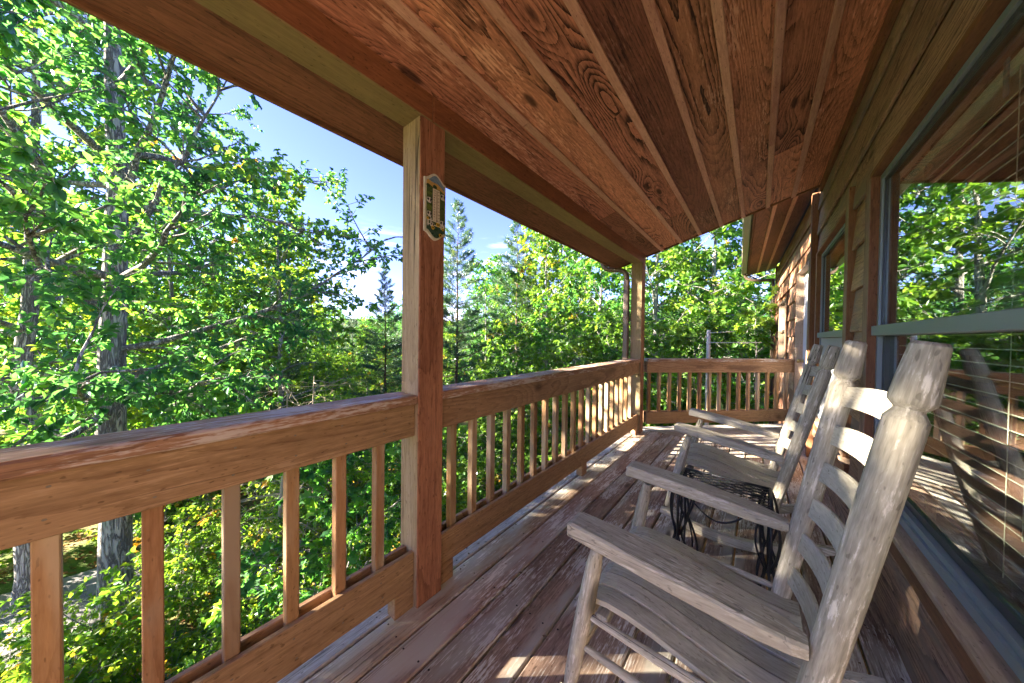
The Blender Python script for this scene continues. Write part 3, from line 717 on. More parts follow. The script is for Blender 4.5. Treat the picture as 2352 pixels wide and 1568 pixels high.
boxes_mesh('wing_room', [(0.0, 4.26, 2.0, 2.06, -0.3, 2.7), (0.02, 4.24, 0.141, 2.0, -0.3, -0.25)], M['plaster'], cabin, WMX)
# eaves of the wing
eo0, ez0, eo1, ez1 = 0.0, 2.765, 0.50, 2.635
eav = link('eaves', None, cabin, WMX)
en = (ov * (ez0 - ez1) + Vector((0, 0, eo1 - eo0))).normalized()
def epnt(s, t, up_=0.0): return pw(s, eo0 + (eo1 - eo0) * t, ez0 + (ez1 - ez0) * t) + en * up_
for a, b in ((0.02, 0.34), (0.34, 0.68), (0.68, 1.0)):
    beam('soffit_board', epnt(-0.1, (a + b) / 2, 0.01), epnt(4.55, (a + b) / 2, 0.01), (b - a) * 0.515, 0.018, M['soffit'], eav, up=en)
for t in (0.34, 0.68):
    beam('batten', epnt(-0.1, t, -0.008), epnt(4.55, t, -0.008), 0.04, 0.016, M['batten'], eav, up=en)
beam('fascia', pw(-0.1, 0.515, ez1 + 0.055), pw(4.56, 0.515, ez1 + 0.055), 0.02, 0.14, M['soffit'], eav)
beam('rake_board', epnt(4.56, 0.0, 0.04), epnt(4.56, 1.03, 0.04), 0.02, 0.10, M['soffit'], eav, up=en)
beam('gutter', pw(-0.1, 0.577, ez1 + 0.065), pw(4.58, 0.577, ez1 + 0.065), 0.10, 0.10, M['gutter_pale'], eav, bev=0.012)
beam('shingles', epnt(-0.1, -1.2, 0.10), epnt(4.6, -1.2, 0.10), 2.4, 0.05, M['shingle'], eav, up=en)
P, R = ribbed(bez([pw(4.50, 0.56, ez1 + 0.02), pw(4.50, 0.56, ez1 - 0.12), pw(4.50, 0.45, ez1 - 0.14), pw(4.48, 0.10, ez1 - 0.16)], 16), 0.034)
tube('elbow', P, R, M['gutter'], eav, 10)
tube('downpipe', [pw(4.48, 0.07, ez1 - 0.14), pw(4.48, 0.06, ez1 - 0.3), pw(4.48, 0.06, -3.2)], 0.032, M['gutter'], eav, 10)
# roof of the main room behind the porch wall
c0 = Vector((1.95, 0, cz(1.95))) + NRM * 0.105
beam('shingles', (c0.x, YA - 0.02, c0.z), (c0.x, YE + 0.2, c0.z), 2.35, 0.05, M['shingle'], cabin, up=NRM)
boxes_mesh('gable_wall', [(0.56, 3.26, 4.335, 4.38, 2.6, 3.3), (0.56, 3.26, -1.7, -1.652, -0.3, 3.2)], M['trim'], cabin, Matrix())
boxes_mesh('foundation', [(0.47, 3.26, -1.6, 4.33, -3.7, -0.3)], M['plaster'], cabin, Matrix())

# ---- blinds inside the wide window
bl = thing('window_blind', 'brown wooden slat blind with cream edges hanging behind the wide window', 'blind', (0.545, 0.9, 0.5))
sm_ = box_mesh(2.48, 0.048, 0.0036, 0, (M['slat'], M['cream'])).copy()
for p in sm_.polygons: p.material_index = 1 if p.normal.y > 0.7 else 0
nz = 0
for z in np.arange(0.585, 1.84, 0.0405):
    Mx, L = frame_M((0.520, -0.29, z), (0.520, 2.19, z), (-0.30, 0, 1))
    link('slat', sm_, bl, Mx)
beam('headrail', (0.520, -0.30, 1.868), (0.520, 2.20, 1.868), 0.056, 0.042, M['cream'], bl)
for yy in (1.95, 1.38, 0.8, 0.2):
    tube('cord', [(0.492, yy, 1.85), (0.492, yy, 0.57)], 0.0012, M['cream'], bl, 5)
tube('pull_cord', [(0.488, 1.30, 1.85), (0.489, 1.30, 1.2), (0.488, 1.302, 0.70)], 0.0016, M['cream'], bl, 5)
beam('bracket', (0.490, 1.43, 1.80), (0.490, 1.43, 1.90), 0.02, 0.006, M['frame'], bl, up=(1, 0, 0))
# ---- lamp on a dark console inside
lp = Vector((0.96, 2.62, 0))
con = thing('console_table', 'dark wooden console table standing behind the blinds', 'table', lp)
beam('top', lp + Vector((0, -0.45, 0.80)), lp + Vector((0, 0.45, 0.80)), 0.34, 0.03, M['dark_wood'], con)
beam('apron', lp + Vector((0, -0.42, 0.74)), lp + Vector((0, 0.42, 0.74)), 0.28, 0.09, M['dark_wood'], con)
for sx in (-0.13, 0.13):
    for sy in (-0.41, 0.41):
        lathe('leg', lp + Vector((sx, sy, 0.0)), lp + Vector((sx, sy, 0.70)), [(0, 0.015), (0.2, 0.022), (0.5, 0.02), (0.69, 0.028)], M['dark_wood'], con, 10)
lamp = thing('table_lamp', 'brass two-handled urn lamp on the dark console', 'lamp', lp + Vector((0, 0, 0.816)))
u0 = lp + Vector((0, 0, 0.816))
lathe('urn', u0, u0 + Vector((0, 0, 0.5)), [(0, 0.05), (0.02, 0.05), (0.04, 0.02), (0.07, 0.03), (0.12, 0.065), (0.155, 0.07), (0.165, 0.055), (0.175, 0.02), (0.2, 0.012), (0.5, 0.012)], M['brass'], lamp, 16)
for sy in (-1, 1):
    tube('handle', [u0 + Vector((0, sy * a, b)) for a, b in ((0.06, 0.10), (0.09, 0.115), (0.105, 0.145), (0.09, 0.17), (0.07, 0.155))], 0.006, M['brass'], lamp, 6)
lathe('shade', u0 + Vector((0, 0, 0.42)), u0 + Vector((0, 0, 0.68)), [(0, 0.16), (0.25, 0.09)], M['cream'], lamp, 20)

# ================================================================== ROCKING CHAIRS
RK = 0.85                                     # rocker radius
def chair(label, centre_y, shift, tilt):
    """local frame: x towards the back, y along the porch, z up; origin on the floor under the rockers' resting point"""
    base = Matrix.Translation((-0.20 + shift, centre_y, 0))
    roll = Matrix.Translation((RK * tilt, 0, RK)) @ Matrix.Rotation(tilt, 4, 'Y') @ Matrix.Translation((0, 0, -RK))
    T = base @ roll
    t = thing('rocking_chair', label, 'rocking chair', group='rocking chairs along the window wall', M=T)
    HW = 0.252
    pt = lambda x, yy, z: T @ Vector((x + 0.20, yy, z))           # x given as for the near chair at rest
    xb = lambda z: 0.225 - 0.185 * (1.16 - z)
    xf = lambda z: -0.350 - 0.18 * (0.56 - z)
    for sy in (-1, 1):
        # turned back post with finial
        p0, p1 = pt(xb(0.075), sy * (HW - 0.005), 0.075), pt(xb(1.162), sy * HW, 1.162)
        L = (p1 - p0).length
        prof = [(0, 0.019), (0.10, 0.023), (0.35, 0.0255), (0.60, 0.027), (L - 0.40, 0.0275), (L - 0.20, 0.0275), (L - 0.136, 0.0272), (L - 0.136, 0.0272), (L - 0.120, 0.0188), (L - 0.120, 0.0188), (L - 0.116, 0.0188), (L - 0.116, 0.0188), (L - 0.106, 0.0278), (L - 0.100, 0.0288), (L - 0.100, 0.0288), (L - 0.060, 0.0268), (L - 0.006, 0.0228), (L - 0.006, 0.0228), (L, 0.0190)]
        lathe('back_post', p0, p1, prof, M['chair_post'], t, 48, (0, 1, 0), 0.007)
        # front leg
        p0, p1 = pt(xf(0.095), sy * HW, 0.095), pt(xf(0.566), sy * HW, 0.566)
        lathe('front_leg', p0, p1, [(0, 0.017), (0.05, 0.021), (0.15, 0.0235), (0.30, 0.0245), (0.42, 0.022), (0.455, 0.018), (0.478, 0.016)], M['chair_post'], t, 18, (0, 1, 0), 0.015)
        # arm: wide at the front, thin where it meets the post
        prof = [(-0.425, 0.605, 0.038, 0.020), (-0.41, 0.609, 0.042, 0.022), (-0.30, 0.602, 0.047, 0.022), (-0.15, 0.588, 0.049, 0.0215), (0.0, 0.570, 0.042, 0.019), (0.06, 0.5615, 0.030, 0.017), (0.086, 0.558, 0.020, 0.015)]
        v, f = [], []
        for (x, z, hw, ht) in prof:
            cy = sy * (HW + 0.004)
            ring = [(-hw + 0.006, -ht), (hw - 0.006, -ht), (hw, -ht + 0.006), (hw, ht - 0.006), (hw - 0.006, ht), (-hw + 0.006, ht), (-hw, ht - 0.006), (-hw, -ht + 0.006)]
            v += [(x + 0.20, cy + a, z + b) for a, b in ring]
        for k in range(len(prof) - 1):
            f += [(k * 8 + i, k * 8 + (i + 1) % 8, k * 8 + 8 + (i + 1) % 8, k * 8 + 8 + i) for i in range(8)]
        f += [tuple(reversed(range(8))), tuple(range(len(prof) * 8 - 8, len(prof) * 8))]
        me = mk_mesh('arm', v, f, (M['chair'],)); bm = bmesh.new(); bm.from_mesh(me); bmesh.ops.recalc_face_normals(bm, faces=bm.faces[:]); bm.to_mesh(me); bm.free()
        link('arm', me, t, T)
        # rocker: arc of radius RK
        pts_lo, pts_hi = [], []
        for i in range(25):
            x = -0.27 + i * (0.77 / 24)
            zl = RK - math.sqrt(RK * RK - x * x)
            end = min(1.0, min(x + 0.27, 0.50 - x) / 0.05)
            pts_lo.append((x, zl)); pts_hi.append((x, zl + 0.030 + 0.020 * max(0.0, end)))
        sweep_profile('rocker', pts_lo + pts_hi[::-1], sy * HW - 0.016, sy * HW + 0.016, M['chair'], t, T)
        # side rungs
        for z in (0.355, 0.255):
            p0, p1 = pt(xf(z), sy * HW, z), pt(xb(z - 0.012), sy * HW, z - 0.012)
            L = (p1 - p0).length
            lathe('rung', p0, p1, [(0, 0.008), (0.05, 0.010), (L / 2, 0.0135), (L - 0.05, 0.010), (L, 0.008)], M['chair_post'], t, 12, (0, 1, 0), 0.02)
    for z in (0.30, 0.20):
        lathe('rung', pt(xf(z), -HW, z), pt(xf(z), HW, z), [(0, 0.009), (0.1, 0.011), (HW, 0.0140), (2 * HW - 0.1, 0.011), (2 * HW, 0.009)], M['chair_post'], t, 12, (0, 0, 1), 0.02)
    lathe('rung', pt(xb(0.24), -HW, 0.24), pt(xb(0.24), HW, 0.24), [(0, 0.009), (0.1, 0.011), (HW, 0.0140), (2 * HW - 0.1, 0.011), (2 * HW, 0.009)], M['chair_post'], t, 12, (0, 0, 1), 0.02)
    # seat: long boards bent to a dish, running front to back
    sp = [(-0.408, 0.357), (-0.395, 0.377), (-0.372, 0.392), (-0.33, 0.399), (-0.27, 0.397), (-0.20, 0.386), (-0.12, 0.367), (-0.04, 0.349), (0.03, 0.339), (0.085, 0.336), (0.112, 0.338)]
    nb = 7; wb = 0.462 / nb
    for i in range(nb):
        y0 = -0.231 + i * wb + 0.004; y1 = y0 + wb - 0.008
        lo = [(x + 0.20, z - 0.016) for x, z in sp]; hi = [(x + 0.20, z + (0.002 if i % 2 else 0)) for x, z in sp]
        o = sweep_profile('seat_slat', lo + hi[::-1], y0, y1, M['chair_slat'], t, T)
    for z, x in ((0.374, -0.335), (0.322, 0.04)):
        beam('seat_rail', pt(x, -HW, z - 0.014), pt(x, HW, z - 0.014), 0.034, 0.024, M['chair'], t, up=T.to_3x3() @ Vector((0, 0, 1)))
    # six bent ladder slats with arched tops
    for k in range(6):
        zc = 0.995 - 0.1165 * k
        N = 16; v, f = [], []
        for i in range(N + 1):
            u = i / N * 2 - 1
            bow = 0.040 * (1 - u * u)
            hh = 0.031 + 0.017 * (1 - abs(u) ** 2.2)
            bot = -0.026 + 0.010 * (1 - u * u)
            for (dx, dz) in ((-0.005, bot), (0.005, bot), (0.005, hh - 0.002), (0.0, hh), (-0.005, hh - 0.002)):
                v.append((u * (HW - 0.004), -(bow + dx + 0.185 * dz * 1.0), dz))
        for i in range(N):
            f += [(i * 5 + j, i * 5 + (j + 1) % 5, i * 5 + 5 + (j + 1) % 5, i * 5 + 5 + j) for j in range(5)]
        f += [tuple(reversed(range(5))), tuple(range(N * 5, N * 5 + 5))]
        me = mk_mesh('back_slat', v, f, (M['chair_slat'],), False); bm = bmesh.new(); bm.from_mesh(me); bmesh.ops.recalc_face_normals(bm, faces=bm.faces[:]); bm.to_mesh(me); bm.free()
        Ml = T @ Matrix.Translation((xb(zc) + 0.20, 0, zc)) @ Matrix(((0, -1, 0, 0), (1, 0, 0, 0), (0, 0, 1, 0), (0, 0, 0, 1)))
        link('back_slat', me, t, Ml)
    return t
chair('weathered wooden rocking chair with ladder back in front of the wide blind-hung window', 1.092, 0.0, 0.0)
chair('weathered wooden rocking chair rocked back in front of the screened window', 2.385, -0.004, math.radians(3.2))

# ================================================================== WIRE SIDE TABLE
tx0, tx1, ty0_, ty1_, tz = -0.305, 0.056, 1.695, 1.925, 0.450
tb = thing('wire_side_table', 'small black wrought iron side table with lattice top and knotted rod legs', 'table', ((tx0 + tx1) / 2, (ty0_ + ty1_) / 2, 0))
ctr = Vector(((tx0 + tx1) / 2, (ty0_ + ty1_) / 2, 0))
rim = [(tx0, ty0_, tz), (tx1, ty0_, tz), (tx1, ty1_, tz), (tx0, ty1_, tz), (tx0, ty0_, tz)]
v, f = [], []
for a, b in zip(rim[:-1], rim[1:]): add_tube(v, f, [a, b], 0.0065, 6)
for a, b in zip(rim[:-1], rim[1:]): add_tube(v, f, [(a[0], a[1], tz - 0.052), (b[0], b[1], tz - 0.052)], 0.004, 6)
link('rim', mk_mesh('rim', [p - ctr for p in v], f, (M['iron'],), True), tb, Matrix.Translation(ctr))
def strip(p0, p1, w, tk, over):
    Mx, L = frame_M(p0, p1, (0, 0, 1))
    return link('lattice_rod', box_mesh(L, w, tk, 0, (M['iron'],)), tb, Mx)
ang = math.radians(27)
n_r = 0
for sgn in (1, -1):
    d = Vector((math.cos(ang), sgn * math.sin(ang), 0)); nn = Vector((-d.y, d.x, 0))
    for k in range(-9, 10):
        c = Vector((ctr.x, ctr.y, 0)) + nn * (k * 0.0315)
        ts = []
        lo_t, hi_t = -9, 9
        for ax, a0, a1 in ((0, tx0, tx1), (1, ty0_, ty1_)):
            t0, t1 = (a0 - c[ax]) / d[ax], (a1 - c[ax]) / d[ax]
            lo_t, hi_t = max(lo_t, min(t0, t1)), min(hi_t, max(t0, t1))
        if hi_t - lo_t < 0.03: continue
        z = tz - 0.001 + (0.0028 if sgn > 0 else -0.0004)
        strip(c + d * lo_t + Vector((0, 0, z)), c + d * hi_t + Vector((0, 0, z)), 0.0062, 0.0026, sgn)
# braided skirt between the two rims: one part, finer than can be picked apart
v, f = [], []
def zig(a, b, n):
    a, b = Vector(a), Vector(b)
    for s in (0, 1):
        pts = []
        for i in range(n + 1):
            p = a.lerp(b, i / n); p.z = tz - 0.010 - (0.036 if (i + s) % 2 else 0.0); pts.append(p)
        add_tube(v, f, pts, 0.0022, 4)
for a, b in zip(rim[:-1], rim[1:]): zig(a, b, 30 if abs(a[0] - b[0]) > 0.1 else 19)
for a, b in zip(rim[:-1], rim[1:]): add_tube(v, f, [(a[0], a[1], tz - 0.028), (b[0], b[1], tz - 0.028)], 0.002, 4)
stuff(link('braided_skirt', mk_mesh('braided_skirt', [p - ctr for p in v], f, (M['iron'],), True), tb, Matrix.Translation(ctr)))
lr = random.Random(5)
for cx, cy in ((tx0 + 0.008, ty0_ + 0.008), (tx1 - 0.008, ty0_ + 0.008), (tx0 + 0.008, ty1_ - 0.008), (tx1 - 0.008, ty1_ - 0.008)):
    lg = link('leg', None, tb, Matrix.Translation((cx, cy, 0)))
    zk = 0.205 + lr.uniform(-0.02, 0.02)
    for i in range(5):
        a = 2 * math.pi * i / 5 + lr.uniform(-0.3, 0.3)
        r1, r2 = 0.034 + lr.uniform(-0.01, 0.008), 0.060 + lr.uniform(-0.012, 0.014)
        P = []
        for q in range(15):
            tq = q / 14; z = 0.006 + (tz - 0.012) * tq
            if z < zk: rr = 0.008 + (r2 - 0.008) * (1 - (z / zk)) ** 0.55 * (0.55 + 0.45 * math.sin(math.pi * min(1, z / zk * 0.75 + 0.25)))
            else: rr = 0.008 + r1 * math.sin(math.pi * (z - zk) / (tz - zk)) ** 0.8
            P.append((cx + rr * math.cos(a), cy + rr * math.sin(a), z))
        tube('rod', P, 0.0045 if i % 2 else 0.006, M['iron'], lg, 6)
    P = [(cx + 0.0145 * math.cos(q * 0.9), cy + 0.0145 * math.sin(q * 0.9), zk - 0.012 + q * 0.0009) for q in range(28)]
    tube('binding', P, 0.0022, M['iron'], lg, 5)
# loose scroll under the top
P = [(tx0 + 0.07 + 0.20 * s_, ty0_ + 0.02, tz - 0.075 - 0.06 * math.sin(math.pi * s_)) for s_ in [i / 12 for i in range(13)]]
tube('scroll_rod', P, 0.004, M['iron'], tb, 6)

# ---- crumbs of dry leaf and bark blown over the deck
v, f = [], []
gr = random.Random(23)
for _ in range(260):
    x = gr.uniform(-1.25, 0.38) if gr.random() < 0.55 else gr.choice([gr.gauss(-1.22, 0.04), gr.gauss(0.36, 0.04)])
    yy = gr.uniform(-0.5, 4.1); x = max(-1.29, min(0.41, x))
    s_ = gr.uniform(0.003, 0.009) * (1.8 if gr.random() < 0.06 else 1); a = gr.uniform(0, 6.28); b = len(v)
    for q, (dx, dy) in enumerate(((-1, -0.35), (0.1, -0.6), (1, 0.1), (0.2, 0.5), (-0.7, 0.45))):
        v.append((x + s_ * (dx * math.cos(a) - dy * math.sin(a)), yy + s_ * (dx * math.sin(a) + dy * math.cos(a)), 0.0035 + 0.004 * gr.random() * (s_ / 0.009)))
    f.append((b, b + 1, b + 2, b + 3, b + 4))
M['crumb'] = plain('dry_leaf_crumb', (0.13, 0.085, 0.05), 0.9, 0, 0.6, 3.0)
stuff(link('leaf_litter', mk_mesh('leaf_litter', v, f, (M['crumb'],))))

# ================================================================== LAND
def ground_z(x, y):
    d = np.maximum(0, -x - 11.5); e = np.maximum(0, y - 14)
    z = -3.75 - 0.10 * np.minimum(d, 45) - 0.05 * np.minimum(e, 45) - 0.06 * np.maximum(0, -x - 4)* (np.abs(x) < 60) * 0.3
    r = np.sqrt(x * x + y * y)
    z = z + np.clip((r - 110) / 260, 0, 1) ** 1.3 * 30
    z = z + 0.10 * np.sin(x * 0.9 + 1.0) * np.cos(y * 0.7) + 0.06 * np.sin(x * 2.3 + y * 1.9)
    return z
def gz(x, y): return float(ground_z(np.array(float(x)), np.array(float(y))))
def ground_mat():
    s = NT('forest_floor')
    tc = s.node('ShaderNodeTexCoord').outputs['Object']
    n1, n2 = s.noise(tc, 0.5, 5.0, 0.6), s.noise(tc, 14.0, 5.0, 0.7)
    c = s.mix(s.maprange(n2, 0.35, 0.65), (0.13, 0.085, 0.045), (0.32, 0.23, 0.13))
    c = s.mix(s.maprange(n1, 0.36, 0.56), c, (0.08, 0.13, 0.03))
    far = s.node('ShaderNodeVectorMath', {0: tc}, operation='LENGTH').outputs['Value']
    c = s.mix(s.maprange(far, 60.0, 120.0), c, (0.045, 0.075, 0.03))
    return s.done(c, 0.95, n2, 0.8, 0.06, 0.1)
def asphalt():
    s = NT('driveway_asphalt')
    tc = s.node('ShaderNodeTexCoord').outputs['Object']
    n = s.noise(tc, 60.0, 3.0, 0.7); m = s.noise(tc, 0.8, 4.0)
    c = s.mix(n, (0.13, 0.13, 0.14), (0.24, 0.235, 0.24))
    c = s.mix(s.maprange(m, 0.55, 0.7), c, (0.20, 0.16, 0.12))
    return s.done(c, 0.9, n, 0.5, 0.01, 0.2)
def grid_mesh(name, X, Y, Z, mat, smooth=True):
    ny, nx = X.shape
    v = np.stack([X, Y, Z], -1).reshape(-1, 3)
    i = np.arange(ny * nx).reshape(ny, nx)
    fq = np.stack([i[:-1, :-1], i[:-1, 1:], i[1:, 1:], i[1:, :-1]], -1).reshape(-1, 4)
    return np_mesh(name, v, fq, mat, smooth)
def np_mesh(name, v, f, mat, smooth=False, lv=None):
    me = bpy.data.meshes.new(name)
    k = f.shape[1]
    me.vertices.add(len(v)); me.vertices.foreach_set('co', np.ascontiguousarray(v, dtype=np.float32).ravel())
    me.loops.add(f.size); me.loops.foreach_set('vertex_index', np.ascontiguousarray(f, dtype=np.int32).ravel())
    me.polygons.add(len(f)); me.polygons.foreach_set('loop_start', np.arange(0, f.size, k, dtype=np.int32))
    me.update(calc_edges=True)
    if smooth: me.polygons.foreach_set('use_smooth', np.ones(len(f), dtype=bool))
    if lv is not None:
        a = me.attributes.new('lv', 'FLOAT', 'POINT'); a.data.foreach_set('value', np.ascontiguousarray(lv, dtype=np.float32))
    me.materials.append(mat)
    return me
a = np.concatenate([-np.geomspace(1200, 12, 26), np.linspace(-11.5, 11.5, 60), np.geomspace(12, 1200, 26)])
GX, GY = np.meshgrid(a - 5, a + 4)
structure(link('ground', grid_mesh('ground', GX, GY, ground_z(GX, GY), ground_mat())))
path = [(-10.4, -40), (-10.2, -14), (-10.0, -4), (-9.75, -0.5), (-9.0, 2.2), (-7.9, 4.6), (-6.6, 8), (-5.6, 13), (-5.5, 22)]
pp = np.array(path); tt = np.arange(len(pp)); ti = np.linspace(0, len(pp) - 1, 160)
cx, cy = np.interp(ti, tt, pp[:, 0]), np.interp(ti, tt, pp[:, 1])
for _ in range(4): cx[1:-1] = (cx[:-2] + 2 * cx[1:-1] + cx[2:]) / 4; cy[1:-1] = (cy[:-2] + 2 * cy[1:-1] + cy[2:]) / 4
tx_, ty_ = np.gradient(cx), np.gradient(cy); tl = np.hypot(tx_, ty_)
offs = np.linspace(-1.25, 1.25, 8)
DX = cx[:, None] + (-ty_ / tl)[:, None] * offs; DY = cy[:, None] + (tx_ / tl)[:, None] * offs
structure(link('driveway', grid_mesh('driveway', DX, DY, ground_z(DX, DY) + 0.10, asphalt())))

# ------------------------------------------------------------------ tree growing
LEAF = {   # outline in (along, across, lift); faces as index tuples of equal length
    'oak': (np.array([(0, 0, 0), (0.30, -0.20, 0.04), (0.66, -0.27, 0.03), (1.0, 0, -0.10), (0.66, 0.27, 0.03), (0.30, 0.20, 0.04)]), np.array([(0, 1, 2, 3), (0, 3, 4, 5)])),
    'broad': (np.array([(0, 0, 0), (0.25, -0.30, 0.05), (0.65, -0.27, 0.02), (1.0, 0, -0.08), (0.65, 0.27, 0.02), (0.25, 0.30, 0.05)]), np.array([(0, 1, 2, 3), (0, 3, 4, 5)])),
    'maple': (np.array([(0, 0, 0), (0.05, -0.36, -0.02), (0.30, -0.24, 0.02), (0.55, -0.52, -0.05), (0.60, -0.17, 0.02), (1.0, 0, -0.10), (0.60, 0.17, 0.02), (0.55, 0.52, -0.05), (0.30, 0.24, 0.02), (0.05, 0.36, -0.02)]), np.array([(0, 1, 2, 3, 4, 5), (0, 5, 6, 7, 8, 9)])),
    'needle': (np.array([(0, -0.03, 0), (1.0, 0, 0), (0, 0.03, 0)]), np.array([(0, 1, 2)])),
}
def leaves_mesh(name, pos, dr, nr, size, lv, kind, mat):
    tp, tf = LEAF[kind]
    dr = dr / np.linalg.norm(dr, axis=1, keepdims=True)
    side = np.cross(nr, dr); side /= np.linalg.norm(side, axis=1, keepdims=True) + 1e-9
    nn = np.cross(dr, side)
    n, k = len(pos), len(tp)
    curl = np.random.default_rng(n).uniform(0.3, 3.2, n)
    v = pos[:, None, :] + size[:, None, None] * (tp[None, :, 0:1] * dr[:, None, :] + tp[None, :, 1:2] * side[:, None, :] + (tp[None, :, 2:3] * curl[:, None, None]) * nn[:, None, :])
    f = (tf[None, :, :] + (np.arange(n) * k)[:, None, None]).reshape(-1, tf.shape[1])
    return np_mesh(name, v.reshape(-1, 3), f, mat, False, np.repeat(lv, k))
def tubes_mesh(name, lines, mat):
    V, Fq, b = [], [], 0
    for P, R, n in lines:
        P = np.asarray(P); R = np.asarray(R)
        d = np.gradient(P, axis=0); d /= np.linalg.norm(d, axis=1, keepdims=True) + 1e-9
        a = np.array([0.31, 0.83, 0.46]) if abs(d[0] @ np.array([0.31, 0.83, 0.46])) < 0.9 else np.array([1., 0, 0])
        u = np.cross(d, a); u /= np.linalg.norm(u, axis=1, keepdims=True); w = np.cross(d, u)
        t = np.arange(n) * 2 * np.pi / n
        ring = P[:, None, :] + R[:, None, None] * (np.cos(t)[None, :, None] * u[:, None, :] + np.sin(t)[None, :, None] * w[:, None, :])
        V.append(ring.reshape(-1, 3)); m = len(P)
        i = np.arange(m - 1)[:, None] * n + np.arange(n)[None, :]; j = np.arange(m - 1)[:, None] * n + (np.arange(n)[None, :] + 1) % n
        Fq.append((np.stack([i, j, j + n, i + n], -1) + b).reshape(-1, 4)); b += m * n
    return np_mesh(name, np.concatenate(V), np.concatenate(Fq), mat, True)
def bend(rng, p, d, L, n, wander, pull):
    """a wandering polyline from p along d; pull is added to the direction at each step"""
    out = [p]; d = d / np.linalg.norm(d)
    for _ in range(n):
        d = d + rng.normal(0, wander, 3) + pull; d /= np.linalg.norm(d)
        p = p + d * (L / n); out.append(p)
    return np.array(out)
def along(P, t):
    k = t * (len(P) - 1); i = min(int(k), len(P) - 2); fr = k - i
    return P[i] * (1 - fr) + P[i + 1] * fr, P[i + 1] - P[i]
def broadleaf(seed, H, r0, base, n_limb, spread, sec, ter, per, lsize, kind, lmat, bmat, custom=(), lean=(0, 0), vmu=0.4, vsd=0.22, shape=0.8, whorl=True, top=1.0, gap=0.0):
    rng = np.random.default_rng(seed)
    n = 18
    tr = np.zeros((n + 1, 3)); tr[:, 2] = np.linspace(0, H, n + 1)
    w = np.cumsum(rng.normal(0, 0.018 * H / 8, (n + 1, 2)), axis=0); w -= w[0]
    tr[:, :2] = w + np.linspace(0, 1, n + 1)[:, None] * np.array(lean)
    fl = 1 + 0.35 * np.exp(-np.linspace(0, H, n + 1) / 0.35)
    lines = [(tr, np.maximum(r0 * (1 - 0.92 * np.linspace(0, 1, n + 1) ** 1.1), 0.012) * fl, 12)]
    limbs = []
    for k in range(n_limb):
        t = base + (1 - base) * (k + rng.uniform(0.1, 0.9)) / n_limb
        p, _ = along(tr, min(t, 0.985))
        az = k * 2.399 + rng.uniform(-0.5, 0.5)
        rel = (t - base) / (1 - base)
        L = spread * (1 - rel ** 1.7 * shape) * rng.uniform(0.75, 1.1) + 0.25
        el = 0.15 + 0.75 * rel + rng.uniform(-0.15, 0.2)
        d = np.array([math.cos(az) * math.cos(el), math.sin(az) * math.cos(el), math.sin(el)])
        limbs.append((bend(rng, p, d, L, 7, 0.10, np.array([0, 0, -0.015])), r0 * (0.34 - 0.2 * rel), L))
    for t, tgt in custom:
        p, _ = along(tr, t); tgt = np.array(tgt); L = np.linalg.norm(tgt - p)
        q = np.linspace(0, 1, 9)[:, None]
        mid = (p + tgt) / 2 + np.array([0, 0, -0.12 * L]) + rng.normal(0, 0.06 * L, 3)
        P = (1 - q) ** 2 * p + 2 * q * (1 - q) * mid + q * q * tgt + rng.normal(0, 0.012 * L, (9, 3)) * np.sin(q * np.pi)
        limbs.append((P, r0 * 0.28, L))
    pos, dr, nr, sz, lv = [], [], [], [], []
    def twig(P, vb):
        m = per
        for s in np.linspace(0.45, 1.0, m):
            p, d = along(P, s)
            q = 5 if (whorl and s > 0.95) else 2
            for _ in range(q):
                dd = d / (np.linalg.norm(d) + 1e-9) * 0.7 + rng.normal(0, 0.65, 3); dd[2] -= 0.25
                nn = np.array([0, 0, 1.0]) + rng.normal(0, 0.42, 3)
                pos.append(p); dr.append(dd); nr.append(nn); sz.append(lsize * rng.uniform(0.65, 1.2)); lv.append(min(1, max(0, vb + rng.normal(0, 0.10))))
    for P, r, L in limbs:
        lines.append((P, np.maximum(r * (1 - 0.85 * np.linspace(0, 1, len(P))), 0.006), 7))
        ns = max(3, int(sec * (0.5 + 0.5 * L / spread)))
        for k in range(ns):
            s = 0.28 + 0.72 * (k + rng.uniform(0, 1)) / ns
            if rng.random() < gap: continue
            p, d = along(P, min(s, 0.99)); d = d / np.linalg.norm(d)
            az = rng.uniform(0, 2 * np.pi)
            o = np.array([math.cos(az), math.sin(az), rng.uniform(-0.25, 0.55)])
            L2 = min(L * rng.uniform(0.22, 0.42) * (1.15 - 0.5 * s) + 0.2, 0.95)
            Q = bend(rng, p, d * 0.7 + o, L2, 4, 0.16, np.array([0, 0, -0.03]))
            lines.append((Q, np.maximum(r * 0.32 * (1 - 0.8 * np.linspace(0, 1, 5)), 0.004), 4))
            vb0 = rng.normal(vmu, vsd)
            for j in range(ter):
                s2 = 0.25 + 0.75 * (j + rng.uniform(0, 1)) / ter
                p2, d2 = along(Q, min(s2, 0.99)); d2 = d2 / np.linalg.norm(d2)
                o2 = rng.normal(0, 0.8, 3); o2[2] = o2[2] * 0.5 + 0.05
                T3 = bend(rng, p2, d2 * 0.6 + o2, rng.uniform(0.16, 0.36) * (1 + 0.15 * L2), 3, 0.2, np.array([0, 0, -0.04]))
                lines.append((T3, np.array([0.0045, 0.004, 0.003, 0.002]), 3))
                twig(T3, vb0 + rng.normal(0, 0.08))
    A = lambda x: np.array(x)
    wood_me = tubes_mesh('trunk', lines, bmat)
    leaf_me = leaves_mesh('crown', A(pos), A(dr), A(nr), A(sz), A(lv), kind, lmat)
    return wood_me, leaf_me
